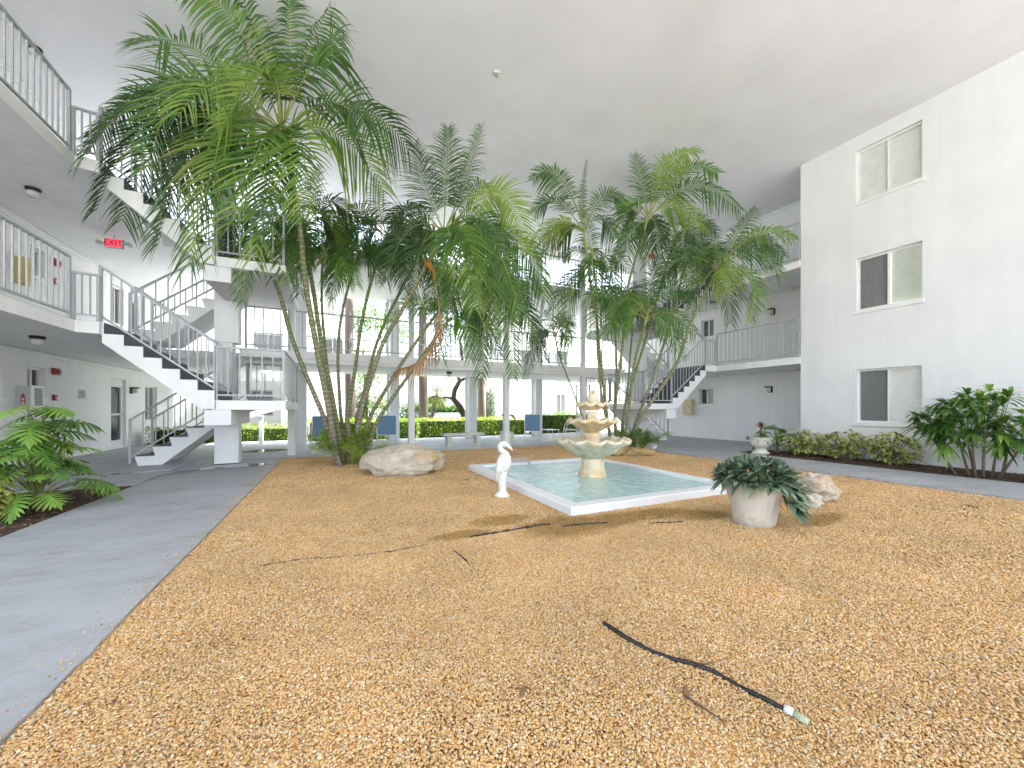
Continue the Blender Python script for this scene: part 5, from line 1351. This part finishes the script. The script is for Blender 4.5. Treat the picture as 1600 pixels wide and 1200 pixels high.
mb = MB(); rosette(mb, Vector((UX,UY-.04,.5)), Vector((-.1,-.25,1)), 34, .36, .05, random.Random(4), .2, .7, .55, (.5,1.7)); obj('rosette', mb, M['broad'], rp, fix=False)

# ---- dark planter by the gallery column
t = thing('planter_pot', 'pale round pot beside the third gallery column', 'pot', (5.2,11.45,.06)); obj('pot', MB().lathe([(.19,0),(.19,.05),(.15,.08),(.22,.2),(.25,.32),(.21,.40),(.23,.42),(.2,.42),(.18,.36)], (5.2,11.45,.062), 32), M['urn'], t, smooth=True)
t = thing('potted_shrub', 'dark leafy plant in the pale pot by the gallery column', 'plant', (5.2,11.45,.45)); mb = MB(); rn = random.Random(6)
for i in range(24): umbrella_leaf(mb, Vector((5.2+rn.gauss(0,.15),11.45+rn.gauss(0,.15),.65+rn.uniform(-.05,.42))), Vector((rn.gauss(0,.5),rn.gauss(0,.5),1)).normalized(), .14, rn, .02, 6, .5)
obj('foliage', mb, M['broad'], t, fix=False); obj('stem', MB().tube([(5.2,11.45,.4),(5.2,11.45,.7)], .02, 6), M['cane'], t)

# ================================================================== FURNITURE
def chair(label, x, y, ang):
    t = thing('patio_chair', label, 'chair', (x,y,.06), 'blue sling patio chairs')
    Rz = Matrix.Rotation(ang, 3, 'Z'); P = lambda a,b,c: Vector((x,y,.06))+Rz@Vector((a,b,c))   # chair faces +y local
    for s in (-.27,.27):
        obj('side_frame', MB().tube([P(s,-.34,0),P(s,-.22,.40),P(s,-.25,.62),P(s,-.36,.98)], .014, 8), M['alu'], t, smooth=True)
        obj('front_leg', MB().tube([P(s,.30,0),P(s,.24,.42),P(s,.20,.60),P(s,.05,.65),P(s,-.16,.63),P(s,-.26,.60)], .014, 8), M['alu'], t, smooth=True)
        obj('seat_rail', MB().tube([P(s,-.22,.40),P(s,.26,.42)], .013, 8), M['alu'], t)
    for (b, c) in ((-.22,.40),(-.36,.98),(.25,.42)): obj('cross_bar', MB().tube([P(-.27,b,c),P(.27,b,c)], .012, 8), M['alu'], t)
    bk = MB(); 
    def sheet(mb, pts):
        for i in range(len(pts)-1):
            (b0,c0),(b1,c1) = pts[i],pts[i+1]
            for dz in (0,):
                mb.add([P(-.255,b0,c0),P(.255,b0,c0),P(.255,b1,c1),P(-.255,b1,c1),P(-.255,b0-.008,c0-.002),P(.255,b0-.008,c0-.002),P(.255,b1-.008,c1-.002),P(-.255,b1-.008,c1-.002)], [(0,1,2,3),(7,6,5,4),(0,4,5,1),(2,6,7,3),(0,3,7,4),(1,5,6,2)])
    sheet(bk, [(-.235,.42),(-.27,.62),(-.31,.80),(-.36,.985)]); obj('back_sling', bk, M['chair_blue'], t)
    se = MB(); sheet(se, [(-.21,.41),(0,.395),(.25,.425)]); obj('seat_sling', se, M['chair_blue'], t)
def spot(px, y):
    X = (px-CX)/F; tt = y/(CA-SA*X); return at(px, 700, tt)
p = spot(503,11.75); chair('blue patio chair half hidden behind the left palm trunks', p.x, p.y, R(8))
p = spot(604,12.0); chair('blue patio chair right of the left palm clump', p.x, p.y, R(-6))
p = spot(832,11.7); chair('blue patio chair beside the potted shrub, back turned', p.x, p.y, R(-28))
p = spot(893,11.75); chair('blue patio chair turned sideways left of the fountain', p.x, p.y, R(65))
t = thing('side_table', 'low white slatted side table between two patio chairs', 'table', (0,0,0)); p = spot(860,12.1); t.location = (p.x,p.y,.06)
mb = MB()
for k in range(7): mb.box(p.x-.25+k*.072,p.x-.19+k*.072,p.y-.25,p.y+.25,.46,.475)
obj('table_top', mb, M['alu'], t)
for sx in (-.22,.22):
    for sy in (-.22,.22): obj('leg', MB().tube([(p.x+sx,p.y+sy,.06),(p.x+sx,p.y+sy,.46)], .012, 6), M['alu'], t)
b0 = gp(703,702,.03); b1 = gp(757,701,.03)
bx_ = (b0.x+b1.x)/2; by_ = 11.35
t = thing('garden_bench', 'low concrete bench in front of the gallery', 'bench', (bx_,by_,.06))
obj('seat', MB().box(bx_-.66,bx_+.66,by_-.2,by_+.2,.41,.48), M['bench'], t, bevel=.02)
for s in (-.46,.46): obj('leg', MB().prism([(bx_+s-.09,.062),(bx_+s+.09,.062),(bx_+s+.055,.2),(bx_+s+.08,.405),(bx_+s-.08,.405),(bx_+s-.055,.2)], 'y', by_-.15, by_+.15), M['bench'], t, bevel=.01)
lp = spot(822,15.6)
t = thing('bollard_light', 'thin dark path light post behind the blue chair', 'lamp', (lp.x,15.6,0)); obj('post', MB().tube([(lp.x,15.6,-.05),(lp.x,15.6,1.9)], .025, 8), M['metal_dark'], t); obj('cap', MB().lathe([(.05,0),(.13,.02),(.13,.05),(.02,.07)], (lp.x,15.6,1.9), 16), M['alu'], t)
gp_ = spot(408,15.8); t = thing('fence_post', 'short square grey post seen under the left landing', 'post', (gp_.x,15.8,0)); obj('shaft', MB().box(gp_.x-.06,gp_.x+.06,15.74,15.86,-.05,.95), M['column'], t); obj('cap', MB().box(gp_.x-.07,gp_.x+.07,15.73,15.87,.952,.99), M['column'], t)

# ---- hose and landscape edging scraps
t = thing('hose', 'black corrugated hose lying half buried in the front gravel', 'hose', gp(1100,1045))
def ribbed(px, r, z=.008, dens=240):
    pts = [gp(a,b) for a, b in px]; out = []; rad = []
    res = []
    for i in range(len(pts)-1):
        for k in range(40): res.append(pts[i].lerp(pts[i+1], k/40))
    for i, q in enumerate(res):
        q = q.copy(); q.z = z + .004*math.sin(i*.05); out.append(q); rad.append(r*(1 if i % 2 else .86))
    return MB().tube(out, rad, 10)
obj('pipe', ribbed([(943,976),(975,998),(1010,1016),(1050,1032),(1090,1044)], .0115, .010), M['hose'], t, smooth=True)
obj('pipe', ribbed([(1086,1043),(1115,1053),(1140,1066),(1170,1083),(1198,1098),(1227,1112)], .0105, .009), M['hose'], t, smooth=True)
q0, q1, q2 = gp(1226,1112), gp(1240,1119), gp(1262,1135)
for q in (q0,q1,q2): q.z = .014
obj('collar', MB().tube([q0,q1], .0165, 14), M['fit_white'], t, smooth=True)
obj('nozzle', MB().tube([q1,q1.lerp(q2,.6),q2], [.0155,.0145,.012], 12), M['fit_green'], t, smooth=True)
def edging(label, px, h, seed):
    rn = random.Random(seed); mb = MB(); pts = [gp(a,b) for a,b in px]
    for i in range(len(pts)-1):
        for k in range(10):
            a = pts[i].lerp(pts[i+1],k/10); b = pts[i].lerp(pts[i+1],(k+1)/10); z0 = h*(.5+.7*abs(noise.noise(Vector((i*2+k*.31,seed,0)))))
            n_ = (b-a).cross(ZUP).normalized()*.004
            mb.add([a-n_+ZUP*-.02,b-n_+ZUP*-.02,b-n_+ZUP*z0,a-n_+ZUP*z0,a+n_+ZUP*-.02,b+n_+ZUP*-.02,b+n_+ZUP*z0,a+n_+ZUP*z0],[(0,1,2,3),(7,6,5,4),(3,2,6,7),(0,4,5,1),(0,3,7,4),(1,5,6,2)])
    tag(obj('edging_strip', mb, M['edging']), label, 'edging', 'exposed landscape edging')
edging('long black edging strip surfacing in the left gravel', [(402,886),(470,875),(555,869),(610,862),(668,852)], .014, 1)
edging('black edging strip surfacing near the wet gravel', [(735,840),(780,833),(830,824),(860,820)], .03, 2)
edging('short black edging scrap close to the pool corner', [(878,824),(915,820),(950,819)], .035, 3)
edging('short black edging scrap in front of the planter', [(1015,819),(1040,818),(1066,817)], .03, 4)
edging('tiny dark edging scrap in the left-centre gravel', [(709,862),(718,868),(730,879)], .02, 5)
edging('dark scrap lying in the gravel at far right', [(1505,790),(1515,792),(1528,796)], .03, 6)
def twig(label, px, seed):
    rn = random.Random(seed); pts = [gp(a,b) for a,b in px]
    for q in pts: q.z = .016+rn.uniform(0,.006)
    tag(obj('twig', MB().tube(pts, [.0045]*(len(pts)-1)+[.0015], 6), M['twig']), label, 'twig', 'fallen twigs')
twig('brown twig lying left of the hose', [(1068,1092),(1085,1104),(1108,1120),(1136,1136)], 1); twig('short twig by the corner of the pool', [(722,752),(730,751),(738,744)], 2); twig('thin twig crossing the hose middle', [(1080,1040),(1100,1044),(1120,1040)], 3)
rn = random.Random(12)
for (lb, px, py) in (('dry leaf fallen on the left path', 285,795),('dry leaf fallen near the left palm bases', 600,752),('dry leaf fallen in the gravel front centre', 820,1075),('dry brown leaf fallen near the twig', 1075,1098)):
    p = gp(px,py); p.z = .05 if px < 290 else .014
    mb = MB(); a = rn.uniform(0,6); strap(mb, p, Vector((math.cos(a),math.sin(a),.12)), .09, .025, .1, .5, (.4,1,.8,0))
    tag(obj('dry_leaf', mb, M['dry_leaf'], fix=False), lb, 'leaf', 'fallen leaves')

# ================================================================== BEYOND THE GALLERY
def leaf_cloud(mb, blobs, n, size, rn, t0, t1):
    tot = sum(b[3]*b[4]*b[5] for b in blobs)
    for (x,y,z,rx,ry,rz) in blobs:
        for _ in range(int(n*rx*ry*rz/tot)):
            d = Vector((rn.gauss(0,1),rn.gauss(0,1),rn.gauss(0,1))).normalized(); r_ = rn.random()**.45
            p = Vector((x+d.x*rx*r_, y+d.y*ry*r_, z+d.z*rz*r_))
            q = Vector((rn.gauss(0,1),rn.gauss(0,1),rn.gauss(0,1)))
            strap(mb, p, q, size*rn.uniform(.7,1.3), size*.5, .1, t0+(t1-t0)*rn.random(), (.5,1,0))
def hedge(label, x0, x1, y0, y1, h, n, seed, t0, t1, size=.07):
    rn = random.Random(seed); t = thing('hedge', label, 'hedge', ((x0+x1)/2,(y0+y1)/2,0), 'hedges behind the gallery')
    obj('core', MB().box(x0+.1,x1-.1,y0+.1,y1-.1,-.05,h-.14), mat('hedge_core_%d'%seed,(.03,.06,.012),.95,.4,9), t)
    mb = MB()
    for _ in range(n):
        s = rn.random()
        if s < .5: p = Vector((rn.uniform(x0,x1), y0+rn.uniform(0,.13), rn.uniform(0,h)))
        elif s < .85: p = Vector((rn.uniform(x0,x1), rn.uniform(y0,y1), h-rn.uniform(0,.15)))
        else: p = Vector((rn.choice((x0,x1))+rn.uniform(-.06,.06), rn.uniform(y0,y1), rn.uniform(0,h)))
        k = noise.noise(p*1.6)*.09
        p += Vector((0,-k,k)); 
        strap(mb, p, Vector((rn.gauss(0,.7),-.5+rn.gauss(0,.7),.5+rn.gauss(0,.6))), size*rn.uniform(.7,1.4), size*.5, .2, t0+(t1-t0)*rn.random(), (.5,1,.7,0))
    obj('foliage', mb, M['hedge'], t, fix=False)
hedge('lime-green hedge at the left under the stair landing', -5.6, -1.2, 16.6, 17.4, .62, 3000, 1, .42, .95)
hedge('lime-green hedge behind the gallery between the left columns', -.9, 3.3, 16.3, 17.3, .82, 4200, 2, .35, .9)
hedge('yellow-green hedge behind the gallery centre', 3.4, 8.6, 16.5, 17.5, .82, 4800, 3, .38, .95)
hedge('darker trimmed hedge behind the blue chairs', 8.8, 12.3, 16.0, 17.0, 1.05, 3800, 4, .25, .65)
def royal(label, px, y, seed):
    p = spot(px, y); rn = random.Random(seed)
    t = thing('royal_palm', label, 'palm tree', (p.x,y,0), 'royal palms behind the gallery')
    obj('trunk', MB().tube([(p.x,y,-.05),(p.x+.02,y,1.5),(p.x-.02,y,4),(p.x,y,8.4)], [.24,.22,.2,.17], 14), M['royal'], t, smooth=True)
    for k in range(9):
        a = k*.7+rn.random()*.3; d = Vector((math.cos(a),math.sin(a),0)); b = Vector((p.x,y,8.3))
        frond(t, b, b+d*1.6+ZUP*rn.uniform(.6,1.4), b+d*rn.uniform(2.2,2.9)+ZUP*rn.uniform(-3.4,-1.2), L=.6, n=34, tint=.2, rnd=rn, k_face=.4, w=.035, droop=.8)
royal('royal palm trunk seen behind the left palm clump', 547, 18.5, 1); royal('royal palm trunk left of the gallery centre column', 661, 18.5, 2); royal('royal palm trunk right of the gallery centre column', 752, 18.5, 3)
def fan_palm():
    p = spot(682, 24); t = thing('fan_palm', 'cabbage palm with a ragged round crown beyond the hedge', 'palm tree', (p.x,24,0)); rn = random.Random(4)
    obj('trunk', MB().tube([(p.x-.5,24,-.05),(p.x-.3,24,.8),(p.x,24,2.0)], [.13,.12,.14], 10), M['royal'], t, smooth=True)
    for k in range(26):
        d = Vector((rn.gauss(0,1),rn.gauss(0,1),rn.gauss(.1,.8))).normalized(); b = Vector((p.x,24,2.1)); e = b+d*rn.uniform(.35,.6); mb = MB()
        s = d.cross(ZUP).normalized()
        for j in range(16):
            th = R(-100)+R(200)*j/15; strap(mb, e, d*math.cos(th)+s*math.sin(th), .55, .04, .5, rn.uniform(.3,1) if d.z < 0 else rn.uniform(.2,.7), (.5,1,.6,0))
        mb.tube([b,e], .012, 4); mb.t(.3); obj('frond', mb, M['hedge'], t, fix=False)
fan_palm()
def tree(label, px, y, blobs, n, size, seed, trunk, t0=.1, t1=.9, cat='tree', mname='tree'):
    p = spot(px, y); rn = random.Random(seed); t = thing('tree', label, cat, (p.x,y,0), 'trees beyond the gallery')
    for path, r0 in trunk:
        obj('trunk', MB().tube([(p.x+a,y+b,c) for a,b,c in path], [r0*(1-.6*i/(len(path)-1)) for i in range(len(path))], 9), M['bark'], t, smooth=True)
    mb = MB(); leaf_cloud(mb, [(p.x+a,y+b,c,d,e,f) for a,b,c,d,e,f in blobs], n, size, rn, t0, t1)
    obj('crown', mb, M[mname], t, fix=False)
tree('crooked oak tree with sparse leaves in the gallery centre', 716, 25, [(-.6,0,3.2,.9,.8,.4),(.9,.2,3.6,1.0,.8,.5),(-1.4,.3,4.6,1.3,1,.6),(1.5,0,5.2,1.6,1,.7),(0,.2,6.4,1.8,1.2,.7),(-.8,0,1.9,.8,.5,.22),(1.0,.3,2.3,.7,.5,.3)], 2600, .13, 5,
     [([(.45,0,-.05),(.45,0,.6),(.15,0,1.3),(-.35,0,1.9),(-.25,0,2.5),(.1,0,3.1),(-.1,0,3.8),(.3,0,4.6),(.1,0,6.0)], .24), ([(-.3,0,1.9),(-.9,.1,2.0),(-1.6,.1,1.85)], .09), ([(.1,0,3.1),(.9,0,3.5),(1.6,0,4.6),(1.9,.2,5.4)], .11), ([(-.1,0,3.8),(-.9,0,4.2),(-1.5,.2,4.8)], .1)])
tree('dense rounded green tree right of the gallery centre', 778, 23, [(.1,0,1.3,1.2,1.2,1.3),(-.1,0,2.0,.95,1,.8),(.7,.3,1.0,1,1,1.0),(-.8,.2,.7,.6,.8,.8)], 9000, .11, 6, [([(0,0,-.05),(0,0,1),(0,0,2)], .12)], .2, .95)
tree('green tree and brush behind the left palm clump', 570, 24, [(-.3,0,1.6,1.1,1,1.5),(1.0,0,1.2,.9,.8,1.1),(.4,0,3.2,1.2,1,.8),(-.6,.5,4.3,1.2,1,.7)], 6000, .13, 7, [([(0,0,-.05),(.1,0,2),(-.1,0,4.6)], .16)])
tree('low brush beside the first royal palm trunk', 655, 26, [(-.4,0,.9,1.0,.8,.9),(.5,0,.7,1,.8,.7),(-1.0,.2,.6,.8,.7,.7)], 3600, .12, 8, [([(0,0,-.05),(0,0,.8)], .06)])
tree('pale leafy tree above the rounded tree', 790, 30, [(0,0,4.1,1.6,1.2,.55),(1.4,0,3.6,1,1,.45),(-1.2,0,3.3,1,.8,.35),(.2,0,5.6,2.0,1.4,.7)], 2200, .15, 9, [([(-.6,0,-.05),(-.4,0,2),(0,0,4)], .14), ([(-.2,0,3),(1,0,3.5)], .06)], .1, .6)
tree('bright lime tree behind the upper gallery on the left', 520, 27, [(0,0,6.6,2.2,1.5,1.2),(2.0,0,7.2,1.8,1.4,1.0),(4,0,6.6,1.6,1.4,1.0),(-1.5,0,5.6,1.2,1,.9)], 6500, .16, 10, [([(0,0,-.05),(.2,0,3),(.4,0,6.4)], .2)], .35, 1.0)
rn = random.Random(21)
for k, (px, lab) in enumerate(((668,'far bayside tree left of the crooked oak'),(700,'far bayside tree behind the crooked oak'),(735,'far bayside tree right of the crooked oak'))):
    tree(lab, px, 120, [(0,0,.9,4,3,1.0),(5,1,.8,3.4,2,.9),(-5,1,.7,3,2,.8),(2.4,0,1.3,2,2,1.1),(-2.6,0,1.2,1.6,2,1.0)], 5000, .55, 30+k, [([(0,0,-.05),(0,0,2)], .4)], .1, .5)
